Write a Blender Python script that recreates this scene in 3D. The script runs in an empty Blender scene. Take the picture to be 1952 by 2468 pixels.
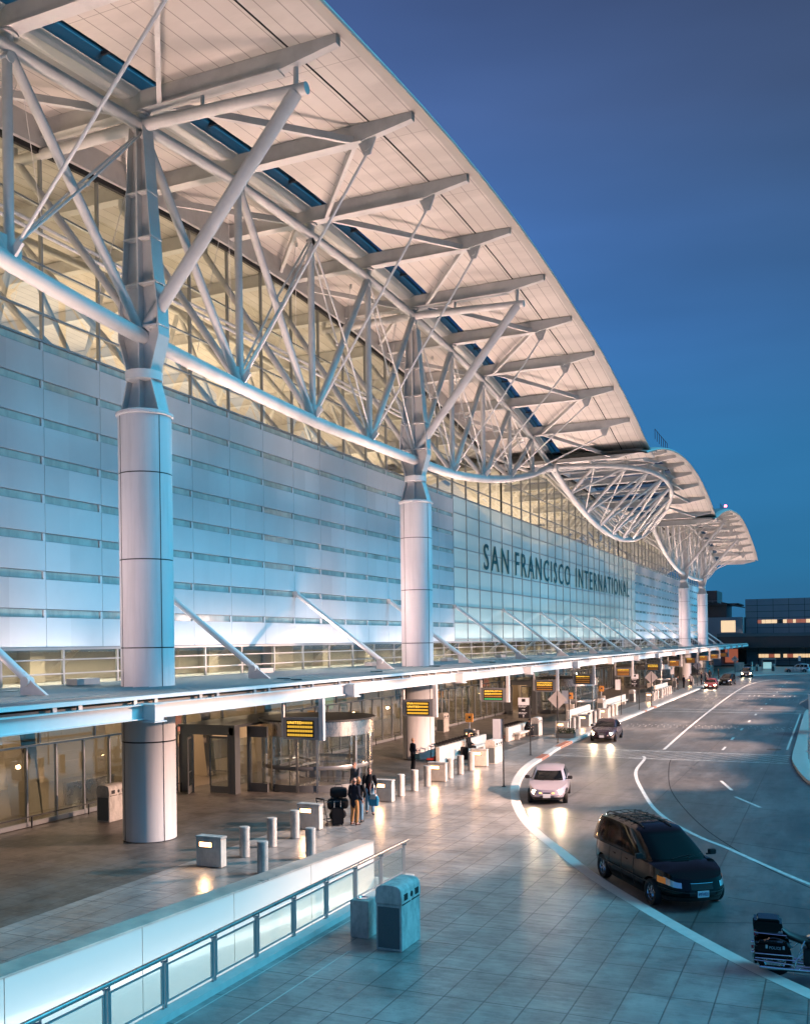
import bpy, bmesh, math, random
from mathutils import Vector, Matrix
random.seed(7)
S = bpy.context.scene
COL = S.collection
R = math.radians
# ---------------------------------------------------------------- camera
YAW = math.atan(1026 / 2350.0); ROLL = 0.013; FPX = 2350.0; H = 6.8
sa, ca = math.sin(YAW), math.cos(YAW)
F = Vector((-sa, ca, 0)); R0 = Vector((ca, sa, 0)); UP = Vector((0, 0, 1))
cx = (R0 - UP * ROLL).normalized(); cy = (UP + R0 * ROLL).normalized()
M = Matrix((cx, cy, -F)).transposed().to_4x4(); M.translation = Vector((0, 0, H))
cam = bpy.data.cameras.new('camera'); camo = bpy.data.objects.new('camera', cam); COL.objects.link(camo)
camo.matrix_world = M
cam.sensor_fit = 'VERTICAL'; cam.sensor_height = 36.0; cam.lens = FPX / 2468 * 36.0
cam.shift_y = (1546 - 1234) / 2468.0
cam.clip_start = 0.1; cam.clip_end = 3000
S.camera = camo
S.view_settings.view_transform = 'Standard'; S.view_settings.look = 'None'
S.view_settings.exposure = 0.28; S.view_settings.gamma = 1.0
S.render.engine = 'CYCLES'
try:
    S.cycles.use_denoising = True
    S.cycles.max_bounces = 7; S.cycles.diffuse_bounces = 3; S.cycles.glossy_bounces = 4
    S.cycles.transmission_bounces = 4; S.cycles.transparent_max_bounces = 12
    S.cycles.sample_clamp_indirect = 4.0; S.cycles.use_light_tree = True
    S.cycles.caustics_reflective = False; S.cycles.caustics_refractive = False
except Exception:
    pass
# ---------------------------------------------------------------- dusk sky
W = bpy.data.worlds.new('World'); S.world = W; W.use_nodes = True
nt = W.node_tree; N = nt.nodes; L = nt.links; N.clear()
out = N.new('ShaderNodeOutputWorld'); bg = N.new('ShaderNodeBackground'); L.new(bg.outputs[0], out.inputs[0])
tc = N.new('ShaderNodeTexCoord'); sep = N.new('ShaderNodeSeparateXYZ'); L.new(tc.outputs['Generated'], sep.inputs[0])
rz = N.new('ShaderNodeValToRGB'); L.new(sep.outputs['Z'], rz.inputs[0])
cr = rz.color_ramp; cr.elements[0].position = 0.0; cr.elements[0].color = (.024, .115, .24, 1)
cr.elements[1].position = 1.0; cr.elements[1].color = (.02, .04, .09, 1)
for p, c in ((.07, (.020, .135, .29)), (.18, (.025, .148, .35)), (.29, (.040, .148, .40)), (.38, (.046, .128, .35)), (.47, (.050, .103, .265)), (.62, (.04, .065, .16))):
    e = cr.elements.new(p); e.color = (*c, 1)
# towards the right the sky turns slate
dotr = N.new('ShaderNodeVectorMath'); dotr.operation = 'DOT_PRODUCT'; dotr.inputs[1].default_value = (.75, .66, .25)
L.new(tc.outputs['Generated'], dotr.inputs[0])
mr = N.new('ShaderNodeMapRange'); mr.inputs[1].default_value = .36; mr.inputs[2].default_value = .82; L.new(dotr.outputs['Value'], mr.inputs[0])
mixr = N.new('ShaderNodeMix'); mixr.data_type = 'RGBA'; mixr.blend_type = 'MULTIPLY'
mz = N.new('ShaderNodeMath'); mz.operation = 'MULTIPLY_ADD'; mz.inputs[1].default_value = 1.9; mz.inputs[2].default_value = .22; mz.use_clamp = True; L.new(sep.outputs['Z'], mz.inputs[0])
mm0 = N.new('ShaderNodeMath'); mm0.operation = 'MULTIPLY'; L.new(mz.outputs[0], mm0.inputs[0]); L.new(mr.outputs[0], mm0.inputs[1]); L.new(mm0.outputs[0], mixr.inputs[0]); L.new(rz.outputs[0], mixr.inputs[6]); mixr.inputs[7].default_value = (.66, .52, .38, 1)
noi = N.new('ShaderNodeTexNoise'); noi.inputs['Scale'].default_value = 2.2; noi.inputs['Detail'].default_value = 3
mp = N.new('ShaderNodeMapping'); mp.inputs['Scale'].default_value = (1, 1, 5); L.new(tc.outputs['Generated'], mp.inputs[0]); L.new(mp.outputs[0], noi.inputs[0])
mn = N.new('ShaderNodeMapRange'); mn.inputs[1].default_value = .3; mn.inputs[2].default_value = .7; mn.inputs[3].default_value = .9; mn.inputs[4].default_value = 1.1
L.new(noi.outputs[0], mn.inputs[0])
sc1 = N.new('ShaderNodeVectorMath'); sc1.operation = 'SCALE'; L.new(mixr.outputs[2], sc1.inputs[0]); ms = N.new('ShaderNodeMath'); ms.operation = 'MULTIPLY'; ms.inputs[1].default_value = 1.15; L.new(mn.outputs[0], ms.inputs[0]); L.new(ms.outputs[0], sc1.inputs['Scale'])
# afterglow behind the photographer
dotg = N.new('ShaderNodeVectorMath'); dotg.operation = 'DOT_PRODUCT'; dotg.inputs[1].default_value = (.84, .26, .48)
L.new(tc.outputs['Generated'], dotg.inputs[0])
mg = N.new('ShaderNodeMapRange'); mg.inputs[1].default_value = .45; mg.inputs[2].default_value = 1.0; mg.interpolation_type = 'SMOOTHSTEP'
L.new(dotg.outputs['Value'], mg.inputs[0])
gl = N.new('ShaderNodeVectorMath'); gl.operation = 'SCALE'; gl.inputs[0].default_value = (.0, .36, .58); L.new(mg.outputs[0], gl.inputs['Scale'])
ad = N.new('ShaderNodeVectorMath'); ad.operation = 'ADD'; L.new(sc1.outputs[0], ad.inputs[0]); L.new(gl.outputs[0], ad.inputs[1])
L.new(ad.outputs[0], bg.inputs[0]); bg.inputs[1].default_value = 1.0
# last light of the set sun, very soft, from behind and to the right
sl = bpy.data.lights.new('sun', 'SUN'); sl.energy = 3.0; sl.angle = R(30); sl.color = (.11, .57, .84)
so = bpy.data.objects.new('sun', sl); COL.objects.link(so)
so.rotation_euler = Vector((.72, .42, .78)).to_track_quat('Z', 'Y').to_euler()
WARM = (1.0, .60, .40)
def area(name, loc, d, sx, sy, e, col=WARM, spread=180, xdir=None):
    l = bpy.data.lights.new(name, 'AREA'); l.shape = 'RECTANGLE'; l.size = sx; l.size_y = sy; l.energy = e; l.color = col; l.spread = R(spread)
    o = bpy.data.objects.new(name, l); COL.objects.link(o)
    z = -Vector(d).normalized()
    y = Vector(xdir or (0, 1, 0)); x = y.cross(z).normalized(); y = z.cross(x)
    m = Matrix((x, y, z)).transposed().to_4x4(); m.translation = Vector(loc); o.matrix_world = m
    return o
def spot(name, loc, d, e, ang, col=WARM, blend=.6, rad=.05):
    l = bpy.data.lights.new(name, 'SPOT'); l.energy = e; l.spot_size = R(ang); l.spot_blend = blend; l.color = col; l.shadow_soft_size = rad
    o = bpy.data.objects.new(name, l); COL.objects.link(o); o.location = loc
    o.rotation_euler = (-Vector(d)).to_track_quat('Z', 'Y').to_euler()
    return o
# floodlights on top of the canopy: one set throws up to the roof, one washes the wall
for k in range(-1, 17):
    y = 12.5 + 12.2 * k
    area('roof_floodlight', (-20.2, y + (9.2 if k else 8), 5.95), (.04, 0, 1), .5, 4.0, 600 if k > 0 else 470, (1, .68, .56), 80)
    area('wall_floodlight', (-25.5, y, 5.47), (-.28, 0, 1), .16, 10.0, (270 if k > 2 else 190 if k > 0 else 40), (1, .76, .68), 150)
# interior light of the departures hall and of the ground floor
for yc in (Y_ for Y_ in (27.8, 52.2, 165.05, 189.45)):
    area('column_floodlight', (-25.6, yc - 7.5, 5.7), (.42, .88, .62), 1.2, .5, 130 if yc < 30 else 260, (1, .66, .58), 100, xdir=(0, 0, 1))
    area('column_floodlight', (-18.6, yc - 9.5, 5.6), (-.32, .88, .55), .8, .4, 45, (1, .66, .58), 100, xdir=(0, 0, 1))
for k in range(6):
    area('hall_uplight', (-40, 15 + 37 * k, 16.5), (0, 0, 1), 14, 26, 4200, (1, .74, .48))
for k in range(9):
    area('lobby_light', (-31.5, 12 + 23 * k, 4.9), (0, 0, -1), 3, 20, 850, (1, .66, .42))
    area('gallery_light', (-28.4, 12 + 23 * k, 6.55), (0.15, 0, -1), .25, 20, 700, (1, .80, .60))

# ---------------------------------------------------------------- mesh helpers
def V(*a): return Vector(a)
class MB:
    def __init__(s): s.v = []; s.f = []
    def add(s, vs, fs):
        n = len(s.v); s.v += [tuple(p) for p in vs]; s.f += [tuple(i + n for i in f) for f in fs]; return s
    def box(s, c, d, rz=0.0, taper=1.0):
        x, y, z = d[0] / 2, d[1] / 2, d[2] / 2
        vs = []
        for k, t in ((-z, 1), (z, taper)):
            for a, b in ((-x, -y), (x, -y), (x, y), (-x, y)):
                a *= t; b *= t
                vs.append((c[0] + a * math.cos(rz) - b * math.sin(rz), c[1] + a * math.sin(rz) + b * math.cos(rz), c[2] + k))
        return s.add(vs, [(0, 3, 2, 1), (4, 5, 6, 7), (0, 1, 5, 4), (1, 2, 6, 5), (2, 3, 7, 6), (3, 0, 4, 7)])
    def b2(s, x0, x1, y0, y1, z0, z1):
        return s.box(((x0 + x1) / 2, (y0 + y1) / 2, (z0 + z1) / 2), (abs(x1 - x0), abs(y1 - y0), abs(z1 - z0)))
    def bar(s, a, b, w, h=None, up=(0, 0, 1)):
        a, b = Vector(a), Vector(b); h = h or w; d = (b - a).normalized(); u = Vector(up)
        if abs(d.dot(u)) > .98: u = Vector((1, 0, 0))
        r = d.cross(u).normalized() * (w / 2); u = r.cross(d).normalized() * (h / 2)
        vs = [p + i * r + j * u for p in (a, b) for i, j in ((-1, -1), (1, -1), (1, 1), (-1, 1))]
        return s.add(vs, [(0, 1, 2, 3), (7, 6, 5, 4), (0, 4, 5, 1), (1, 5, 6, 2), (2, 6, 7, 3), (3, 7, 4, 0)])
    def tube(s, a, b, r0, r1=None, n=12, cap=True):
        a, b = Vector(a), Vector(b); r1 = r0 if r1 is None else r1; d = (b - a).normalized()
        u = Vector((0, 0, 1)) if abs(d.z) < .9 else Vector((1, 0, 0))
        x = d.cross(u).normalized(); y = d.cross(x)
        vs = [p + r * (x * math.cos(2 * math.pi * i / n) + y * math.sin(2 * math.pi * i / n)) for p, r in ((a, r0), (b, r1)) for i in range(n)]
        fs = [(i, (i + 1) % n, n + (i + 1) % n, n + i) for i in range(n)]
        if cap: fs += [tuple(range(n - 1, -1, -1)), tuple(range(n, 2 * n))]
        return s.add(vs, fs)
    def path(s, pts, r, n=12, cap=True):
        pts = [Vector(p) for p in pts]; vs = []; fs = []; m = len(pts); rr = r if isinstance(r, (list, tuple)) else [r] * m
        t0 = (pts[1] - pts[0]).normalized(); u = Vector((0, 0, 1)) if abs(t0.z) < .9 else Vector((1, 0, 0))
        for k, p in enumerate(pts):
            t = (pts[min(k + 1, m - 1)] - pts[max(k - 1, 0)]).normalized()
            x = t.cross(u).normalized(); u = x.cross(t).normalized()
            vs += [p + rr[k] * (x * math.cos(2 * math.pi * i / n) + u * math.sin(2 * math.pi * i / n)) for i in range(n)]
        for k in range(m - 1):
            fs += [(k * n + i, k * n + (i + 1) % n, (k + 1) * n + (i + 1) % n, (k + 1) * n + i) for i in range(n)]
        if cap: fs += [tuple(range(n - 1, -1, -1)), tuple(range((m - 1) * n, m * n))]
        return s.add(vs, fs)
    def lathe(s, c, prof, n=32, a0=0, a1=2 * math.pi, cap=True):
        full = abs(a1 - a0 - 2 * math.pi) < 1e-6; m = n if full else n + 1; vs = []; fs = []
        for r, z in prof:
            vs += [(c[0] + r * math.cos(a0 + (a1 - a0) * i / n), c[1] + r * math.sin(a0 + (a1 - a0) * i / n), c[2] + z) for i in range(m)]
        for k in range(len(prof) - 1):
            for i in range(n):
                j = (i + 1) % m
                fs.append((k * m + i, k * m + j, (k + 1) * m + j, (k + 1) * m + i))
        if full and cap:
            if prof[0][0] > 1e-4: fs.append(tuple(range(m - 1, -1, -1)))
            if prof[-1][0] > 1e-4: fs.append(tuple(range((len(prof) - 1) * m, len(prof) * m)))
        return s.add(vs, fs)
    def prism(s, poly, a, b, axis='z'):
        n = len(poly)
        def P(p, t): return {'z': (p[0], p[1], t), 'y': (p[0], t, p[1]), 'x': (t, p[0], p[1])}[axis]
        vs = [P(p, a) for p in poly] + [P(p, b) for p in poly]
        return s.add(vs, [tuple(range(n - 1, -1, -1)), tuple(range(n, 2 * n))] + [(i, (i + 1) % n, n + (i + 1) % n, n + i) for i in range(n)])
    def strip(s, A, B):
        n = len(A); return s.add(list(A) + list(B), [(i, i + 1, n + i + 1, n + i) for i in range(n - 1)])
    def grid(s, rows, close=False):
        n = len(rows[0]); vs = [p for r in rows for p in r]; fs = []
        for k in range(len(rows) - 1):
            for i in range(n if close else n - 1):
                j = (i + 1) % n; fs.append((k * n + i, k * n + j, (k + 1) * n + j, (k + 1) * n + i))
        return s.add(vs, fs)
    def xf(s, m):
        s.v = [tuple(m @ Vector(p)) for p in s.v]; return s
    def mesh(s, name, mat, smooth=False, bevel=0):
        me = bpy.data.meshes.new(name); me.from_pydata(s.v, [], s.f); me.update()
        bm = bmesh.new(); bm.from_mesh(me)
        bmesh.ops.recalc_face_normals(bm, faces=bm.faces)
        if bevel:
            es = [e for e in bm.edges if len(e.link_faces) == 2 and e.calc_face_angle(0) > .6]
            try: bmesh.ops.bevel(bm, geom=es, offset=bevel, segments=2, affect='EDGES', clamp_overlap=True)
            except Exception: pass
        bm.to_mesh(me); bm.free()
        me.materials.append(mat)
        if smooth:
            me.polygons.foreach_set('use_smooth', [True] * len(me.polygons))
            try: me.set_sharp_from_angle(angle=R(38))
            except Exception: pass
        return me
    def build(s, name, mat, parent=None, smooth=False, bevel=0, world=True):
        """link as ONE mesh object; coordinates are world unless world=False (then local to the parent)"""
        if parent is not None and world:
            l = parent.location if parent.parent is None else parent.location + parent.parent.location
            s.v = [(p[0] - l[0], p[1] - l[1], p[2] - l[2]) for p in s.v]
        o = bpy.data.objects.new(name, s.mesh(name, mat, smooth, bevel)); COL.objects.link(o)
        if parent is not None: o.parent = parent
        return o
def root(name, loc, label, cat, group=None, rz=0):
    o = bpy.data.objects.new(name, None); COL.objects.link(o); o.location = loc; o.rotation_euler = (0, 0, rz)
    o.empty_display_size = .2
    return tag(o, label, cat, group)
def tag(o, label=None, cat=None, group=None, kind=None):
    if label: o['label'] = label
    if cat: o['category'] = cat
    if group: o['group'] = group
    if kind: o['kind'] = kind
    return o
def kids(o): return list(o.children)
def dup(o, loc=None, rz=None, label=None, group=None, parent=None):
    c = o.copy(); COL.objects.link(c)
    if parent is not None: c.parent = parent
    if loc is not None: c.location = loc
    if rz is not None: c.rotation_euler = (0, 0, rz)
    if label: c['label'] = label
    if group: c['group'] = group
    for ch in kids(o): dup(ch, parent=c)
    return c
# ---------------------------------------------------------------- materials
def mat(name, col, rough=.5, metal=0.0, spec=.5, var=0.0, vscale=3.0, bump=0.0, bscale=20.0, coat=0.0, emit=None, es=0.0, stretch=(1, 1, 1), col2=None):
    m = bpy.data.materials.new(name); m.use_nodes = True; t = m.node_tree; n = t.nodes; l = t.links; b = n['Principled BSDF']
    b.inputs['Base Color'].default_value = (*col, 1); b.inputs['Roughness'].default_value = rough; b.inputs['Metallic'].default_value = metal
    b.inputs['Specular IOR Level'].default_value = spec; b.inputs['Coat Weight'].default_value = coat; b.inputs['Coat Roughness'].default_value = .04
    if emit: b.inputs['Emission Color'].default_value = (*emit, 1); b.inputs['Emission Strength'].default_value = es
    tc = n.new('ShaderNodeTexCoord'); mp = n.new('ShaderNodeMapping'); mp.inputs['Scale'].default_value = stretch; l.new(tc.outputs['Object'], mp.inputs[0])
    if var:
        x = n.new('ShaderNodeTexNoise'); x.inputs['Scale'].default_value = vscale; x.inputs['Detail'].default_value = 6; x.inputs['Roughness'].default_value = .65; l.new(mp.outputs[0], x.inputs[0])
        r = n.new('ShaderNodeMix'); r.data_type = 'RGBA'; mrr = n.new('ShaderNodeMapRange'); mrr.inputs[1].default_value = .3; mrr.inputs[2].default_value = .7; l.new(x.outputs[0], mrr.inputs[0])
        l.new(mrr.outputs[0], r.inputs[0]); c2 = col2 or tuple(c * (1 - var) for c in col); r.inputs[6].default_value = (*c2, 1); r.inputs[7].default_value = (*[min(1, c * (1 + var * .4)) for c in col], 1)
        l.new(r.outputs[2], b.inputs['Base Color'])
        rr = n.new('ShaderNodeMapRange'); rr.inputs[3].default_value = max(.02, rough - .08); rr.inputs[4].default_value = min(1, rough + .12); l.new(x.outputs[0], rr.inputs[0]); l.new(rr.outputs[0], b.inputs['Roughness'])
    if bump:
        x = n.new('ShaderNodeTexNoise'); x.inputs['Scale'].default_value = bscale; x.inputs['Detail'].default_value = 5; l.new(mp.outputs[0], x.inputs[0])
        bp = n.new('ShaderNodeBump'); bp.inputs['Strength'].default_value = bump; bp.inputs['Distance'].default_value = .02; l.new(x.outputs[0], bp.inputs['Height']); l.new(bp.outputs[0], b.inputs['Normal'])
    m.diffuse_color = (*col, 1)
    return m
def glass(name, tint=(1, 1, 1), refl=.5, rough=.0, base=.08):
    m = bpy.data.materials.new(name); m.use_nodes = True; t = m.node_tree; n = t.nodes; l = t.links; n.clear()
    o = n.new('ShaderNodeOutputMaterial'); mx = n.new('ShaderNodeMixShader'); tr = n.new('ShaderNodeBsdfTransparent'); g = n.new('ShaderNodeBsdfGlossy')
    tr.inputs[0].default_value = (*tint, 1); g.inputs['Roughness'].default_value = rough; g.inputs[0].default_value = (.9, .95, 1, 1)
    lw = n.new('ShaderNodeLayerWeight'); lw.inputs[0].default_value = .5
    pw = n.new('ShaderNodeMath'); pw.operation = 'POWER'; pw.inputs[1].default_value = 4.0; l.new(lw.outputs['Facing'], pw.inputs[0]); lw = pw
    ma = n.new('ShaderNodeMath'); ma.operation = 'MULTIPLY_ADD'; ma.inputs[1].default_value = refl; ma.inputs[2].default_value = base; ma.use_clamp = True
    l.new(lw.outputs[0], ma.inputs[0]); l.new(ma.outputs[0], mx.inputs[0]); l.new(tr.outputs[0], mx.inputs[1]); l.new(g.outputs[0], mx.inputs[2]); l.new(mx.outputs[0], o.inputs[0])
    return m
steel = mat('painted_steel', (.66, .65, .64), .42, 0, .5, var=.07, vscale=1.3, bump=.05, bscale=40)
steel2 = mat('painted_steel_light', (.74, .73, .72), .4, 0, .5, var=.06, vscale=2)
soffit = mat('soffit_metal_panel', (.66, .62, .58), .5, 0, .4, var=.06, vscale=.5)
eavem = mat('eave_sheet', (.52, .49, .46), .4, .2, .5, var=.08, vscale=.6)
rooftop = mat('roof_sheet', (.25, .26, .27), .5, .5)
darkm = mat('dark_frame', (.045, .05, .055), .4, .2)
black = mat('black_joint', (.01, .01, .012), .7)
mull = mat('mullion_aluminium', (.34, .36, .38), .35, .6)
clad = mat('wall_panel_aluminium', (.70, .73, .76), .38, .15, .5, var=.05, vscale=.35)
colm = mat('column_cladding', (.68, .67, .68), .5, .0, .5, var=.04, vscale=.8)
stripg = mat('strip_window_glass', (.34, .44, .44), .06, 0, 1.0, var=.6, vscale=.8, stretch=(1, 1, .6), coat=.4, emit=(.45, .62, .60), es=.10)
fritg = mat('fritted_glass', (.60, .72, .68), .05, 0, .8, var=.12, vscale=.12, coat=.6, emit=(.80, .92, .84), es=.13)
cleargl = glass('clear_glass', (.93, .97, .95), .9, 0, .06)
cleart = glass('hall_glass', (.90, .93, .88), 1.2, 0, .16)
lobbyg = glass('lobby_glass', (.80, .84, .82), 1.1, 0, .09)
letterm = mat('letter_dark_teal', (.015, .12, .14), .5, spec=.15)
concrete = mat('pale_concrete', (.52, .50, .47), .75, 0, .3, var=.14, vscale=9, bump=.15, bscale=60)
concrete2 = mat('warm_white_concrete', (.62, .58, .52), .7, 0, .3, var=.1, vscale=5, bump=.1, bscale=60)
chrome = mat('chrome', (.75, .75, .77), .12, 1.0)
stain = mat('brushed_stainless', (.55, .53, .50), .26, 1.0, var=.1, vscale=2, stretch=(8, 1, 1))
bronze = mat('dark_steel_frame', (.20, .21, .22), .3, .6)
rubber = mat('rubber', (.012, .012, .013), .8)
blackp = mat('black_plastic', (.015, .015, .017), .45)
amber = mat('amber_led', (.5, .3, .02), .4, emit=(1, .55, .06), es=.62)
amberb = mat('amber_led_bright', (.5, .3, .02), .4, emit=(1, .62, .08), es=1.7)
amberd = mat('amber_led_dim', (.3, .14, .03), .4, emit=(1, .38, .08), es=.22)
greenl = mat('green_led', (.05, .3, .1), .4, emit=(.05, .5, .15), es=.5)
lampm = mat('lamp_glass', (1, .8, .5), .4, emit=(1, .50, .20), es=7)
headm = mat('headlamp_lit', (1, .9, .7), .3, emit=(1, .78, .50), es=16)
floor_dark = mat('lobby_floor', (.20, .17, .14), .3, 0, .5)
beige = mat('interior_plaster', (.42, .36, .27), .8, 0, .2, var=.12, vscale=.3)
hallwall = mat('hall_wall', (.20, .17, .11), .7, 0, .2, var=.45, vscale=.16)

def dirt(m, s1, s2, lo, stretch=(1, 1, 1), amt=.5, name='Y'):
    """soft stains and streaks multiplied into the base colour"""
    t = m.node_tree; n = t.nodes; l = t.links; b = n['Principled BSDF']
    tc = n.new('ShaderNodeTexCoord'); mp = n.new('ShaderNodeMapping'); mp.inputs['Scale'].default_value = stretch; l.new(tc.outputs['Object'], mp.inputs[0])
    x = n.new('ShaderNodeTexNoise'); x.inputs['Scale'].default_value = s1; x.inputs['Detail'].default_value = 7; x.inputs['Roughness'].default_value = s2; l.new(mp.outputs[0], x.inputs[0])
    r = n.new('ShaderNodeMapRange'); r.inputs[1].default_value = lo; r.inputs[2].default_value = lo + .14; r.inputs[3].default_value = 1 - amt; r.inputs[4].default_value = 1; l.new(x.outputs[0], r.inputs[0])
    if b.inputs['Base Color'].links: src = b.inputs['Base Color'].links[0].from_socket
    else:
        c = n.new('ShaderNodeRGB'); c.outputs[0].default_value = b.inputs['Base Color'].default_value; src = c.outputs[0]
    s = n.new('ShaderNodeVectorMath'); s.operation = 'SCALE'; l.new(src, s.inputs[0]); l.new(r.outputs[0], s.inputs['Scale']); l.new(s.outputs[0], b.inputs['Base Color'])
dirt(colm, 1.2, .6, .36, (3, 3, .25), .10); dirt(concrete, 3.0, .7, .40, (1, 1, .5), .30); dirt(concrete2, 2.5, .7, .38, (1, 1, .35), .22)
dirt(clad, .5, .6, .38, (1, 1.0, .5), .04); dirt(steel, .9, .6, .38, (1, 1, 1), .12); dirt(soffit, .35, .6, .42, (.4, 1, 1), .14)
# ================================================================= GROUND
from mathutils.geometry import tessellate_polygon
def catmull(P, n=8):
    P = [Vector(p) for p in P]; out = []
    for i in range(len(P) - 1):
        a, b, c, d = P[max(i - 1, 0)], P[i], P[i + 1], P[min(i + 2, len(P) - 1)]
        for k in range(n):
            t = k / n
            out.append(.5 * ((2 * b) + (c - a) * t + (2 * a - 5 * b + 4 * c - d) * t * t + (3 * b - a - 3 * c + d) * t ** 3))
    return out + [P[-1]]
def offset(P, w):
    o = []
    for i, p in enumerate(P):
        t = (P[min(i + 1, len(P) - 1)] - P[max(i - 1, 0)]); t = t.normalized(); o.append(p + Vector((-t.y, t.x)) * w)
    return o
def joint_mat(name, col, lines, rough, var, ripple, jointcol=(.03, .03, .03), stretch=(.4, 1.5, 1), bstr=.26, c2=None, lw=.012):
    m = mat(name, col, rough, 0, .5, var=var, vscale=.9, stretch=(1, 1, 1), col2=c2); t = m.node_tree; n = t.nodes; l = t.links; b = n['Principled BSDF']
    tc = n.new('ShaderNodeTexCoord'); sp = n.new('ShaderNodeSeparateXYZ'); l.new(tc.outputs['Object'], sp.inputs[0])
    wob = n.new('ShaderNodeTexNoise'); wob.inputs['Scale'].default_value = .7; l.new(tc.outputs['Object'], wob.inputs[0])
    cur = None
    for ax, off, per in lines:
        a = n.new('ShaderNodeMath'); a.operation = 'ADD'; a.inputs[1].default_value = -off + 1000 * per; l.new(sp.outputs[ax], a.inputs[0])
        d = n.new('ShaderNodeMath'); d.operation = 'PINGPONG'; d.inputs[1].default_value = per / 2; l.new(a.outputs[0], d.inputs[0])
        c = n.new('ShaderNodeMapRange'); c.inputs[1].default_value = lw * .6; c.inputs[2].default_value = lw * 1.6; c.inputs[3].default_value = .8; c.inputs[4].default_value = 0; l.new(d.outputs[0], c.inputs[0])
        if cur is None: cur = c.outputs[0]
        else:
            mx = n.new('ShaderNodeMath'); mx.operation = 'MAXIMUM'; l.new(cur, mx.inputs[0]); l.new(c.outputs[0], mx.inputs[1]); cur = mx.outputs[0]
    src = b.inputs['Base Color'].links[0].from_socket
    # stains
    st = n.new('ShaderNodeTexNoise'); st.inputs['Scale'].default_value = .22; st.inputs['Detail'].default_value = 8; st.inputs['Roughness'].default_value = .7; l.new(tc.outputs['Object'], st.inputs[0])
    sr = n.new('ShaderNodeMapRange'); sr.inputs[1].default_value = .35; sr.inputs[2].default_value = .68; sr.inputs[3].default_value = .74; sr.inputs[4].default_value = 1.12; l.new(st.outputs[0], sr.inputs[0])
    sm = n.new('ShaderNodeVectorMath'); sm.operation = 'SCALE'; l.new(src, sm.inputs[0]); l.new(sr.outputs[0], sm.inputs['Scale'])
    mx = n.new('ShaderNodeMix'); mx.data_type = 'RGBA'; l.new(cur, mx.inputs[0]); l.new(sm.outputs[0], mx.inputs[6]); mx.inputs[7].default_value = (*jointcol, 1); l.new(mx.outputs[2], b.inputs['Base Color'])
    if ripple:
        mp = n.new('ShaderNodeMapping'); mp.inputs['Scale'].default_value = stretch; mp.inputs['Rotation'].default_value = (0, 0, R(-20)); l.new(tc.outputs['Object'], mp.inputs[0])
        x = n.new('ShaderNodeTexNoise'); x.inputs['Scale'].default_value = 1.9; x.inputs['Detail'].default_value = 2.5; x.inputs['Roughness'].default_value = .6; l.new(mp.outputs[0], x.inputs[0])
        y = n.new('ShaderNodeTexNoise'); y.inputs['Scale'].default_value = 45; y.inputs['Detail'].default_value = 3; l.new(tc.outputs['Object'], y.inputs[0])
        ay = n.new('ShaderNodeMath'); ay.operation = 'MULTIPLY_ADD'; ay.inputs[1].default_value = .05; l.new(y.outputs[0], ay.inputs[0]); l.new(x.outputs[0], ay.inputs[2])
        aj = n.new('ShaderNodeMath'); aj.operation = 'MULTIPLY_ADD'; aj.inputs[1].default_value = -.35; l.new(cur, aj.inputs[0]); l.new(ay.outputs[0], aj.inputs[2])
        bp = n.new('ShaderNodeBump'); bp.inputs['Strength'].default_value = bstr; bp.inputs['Distance'].default_value = ripple; l.new(aj.outputs[0], bp.inputs['Height']); l.new(bp.outputs[0], b.inputs['Normal'])
    return m
pave = joint_mat('stamped_concrete', (.36, .34, .325), [('X', -6.865, .80), ('Y', 17.36, 1.52)], .30, .25, .10, c2=(.21, .20, .195))
roadm = joint_mat('road_concrete', (.15, .155, .16), [('X', -6.9, 3.75), ('Y', 50.0, 9.5)], .42, .2, .03, c2=(.125, .12, .118), lw=.018, stretch=(.5, .8, 1))
dirt(pave, .55, .75, .40, (1, 1, 1), .22); dirt(pave, 2.2, .7, .36, (1, 1, 1), .15); dirt(roadm, .35, .75, .44, (1.6, .25, 1), .38); dirt(roadm, 1.6, .7, .34, (1, 1, 1), .35)
curbm = mat('kerb_concrete', (.55, .53, .50), .6, 0, .4, var=.12, vscale=4, bump=.1)
redk = mat('red_kerb_paint', (.38, .13, .08), .6, var=.3, vscale=6)
white = mat('road_paint_white', (.62, .62, .60), .6, var=.35, vscale=5)
groundm = mat('ground_asphalt', (.06, .06, .06), .8, var=.2, vscale=.3)

K1 = [(20, 2), (12, 8.5), (6, 13.5), (2.2, 17.6), (-0.51, 20.37), (-1.95, 22.0), (-3.89, 24.56), (-6.13, 27.8), (-8.1, 31.17), (-9.33, 33.3), (-10.43, 35.5), (-11.52, 38.1), (-12.45, 40.75), (-13.4, 43.8), (-14.35, 47.75), (-15.02, 51.75), (-15.35, 55.9), (-15.75, 60.2), (-15.98, 68), (-16.1, 81), (-16.1, 100), (-16.2, 130), (-16.2, 160), (-15.9, 170), (-14.8, 178), (-12.2, 184.5), (-8.0, 188.7), (-2.5, 190.6), (10, 191), (40, 191)]
kerb = catmull(K1, 6)
inner = offset(kerb, .40)
side = [Vector((-60, -12)), Vector((30, -12))] + [Vector(p) for p in inner] + [Vector((40, 236)), Vector((-60, 236))]
hole = [Vector((-11.42, 0)), Vector((-14.45, 0)), Vector((-12.22, 25.5)), Vector((-11.42, 25.5))]
def flat(name, loops, z, m, **k):
    loops3 = [[Vector((p.x, p.y, 0)) for p in lp] for lp in loops]
    vs = [p for lp in loops3 for p in lp]
    mb = MB(); mb.add([(p.x, p.y, z) for p in vs], [t for t in tessellate_polygon(loops3)])
    return mb.build(name, m, **k)
tag(flat('sidewalk', [side, hole], 0.0, pave), kind='structure')
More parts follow.
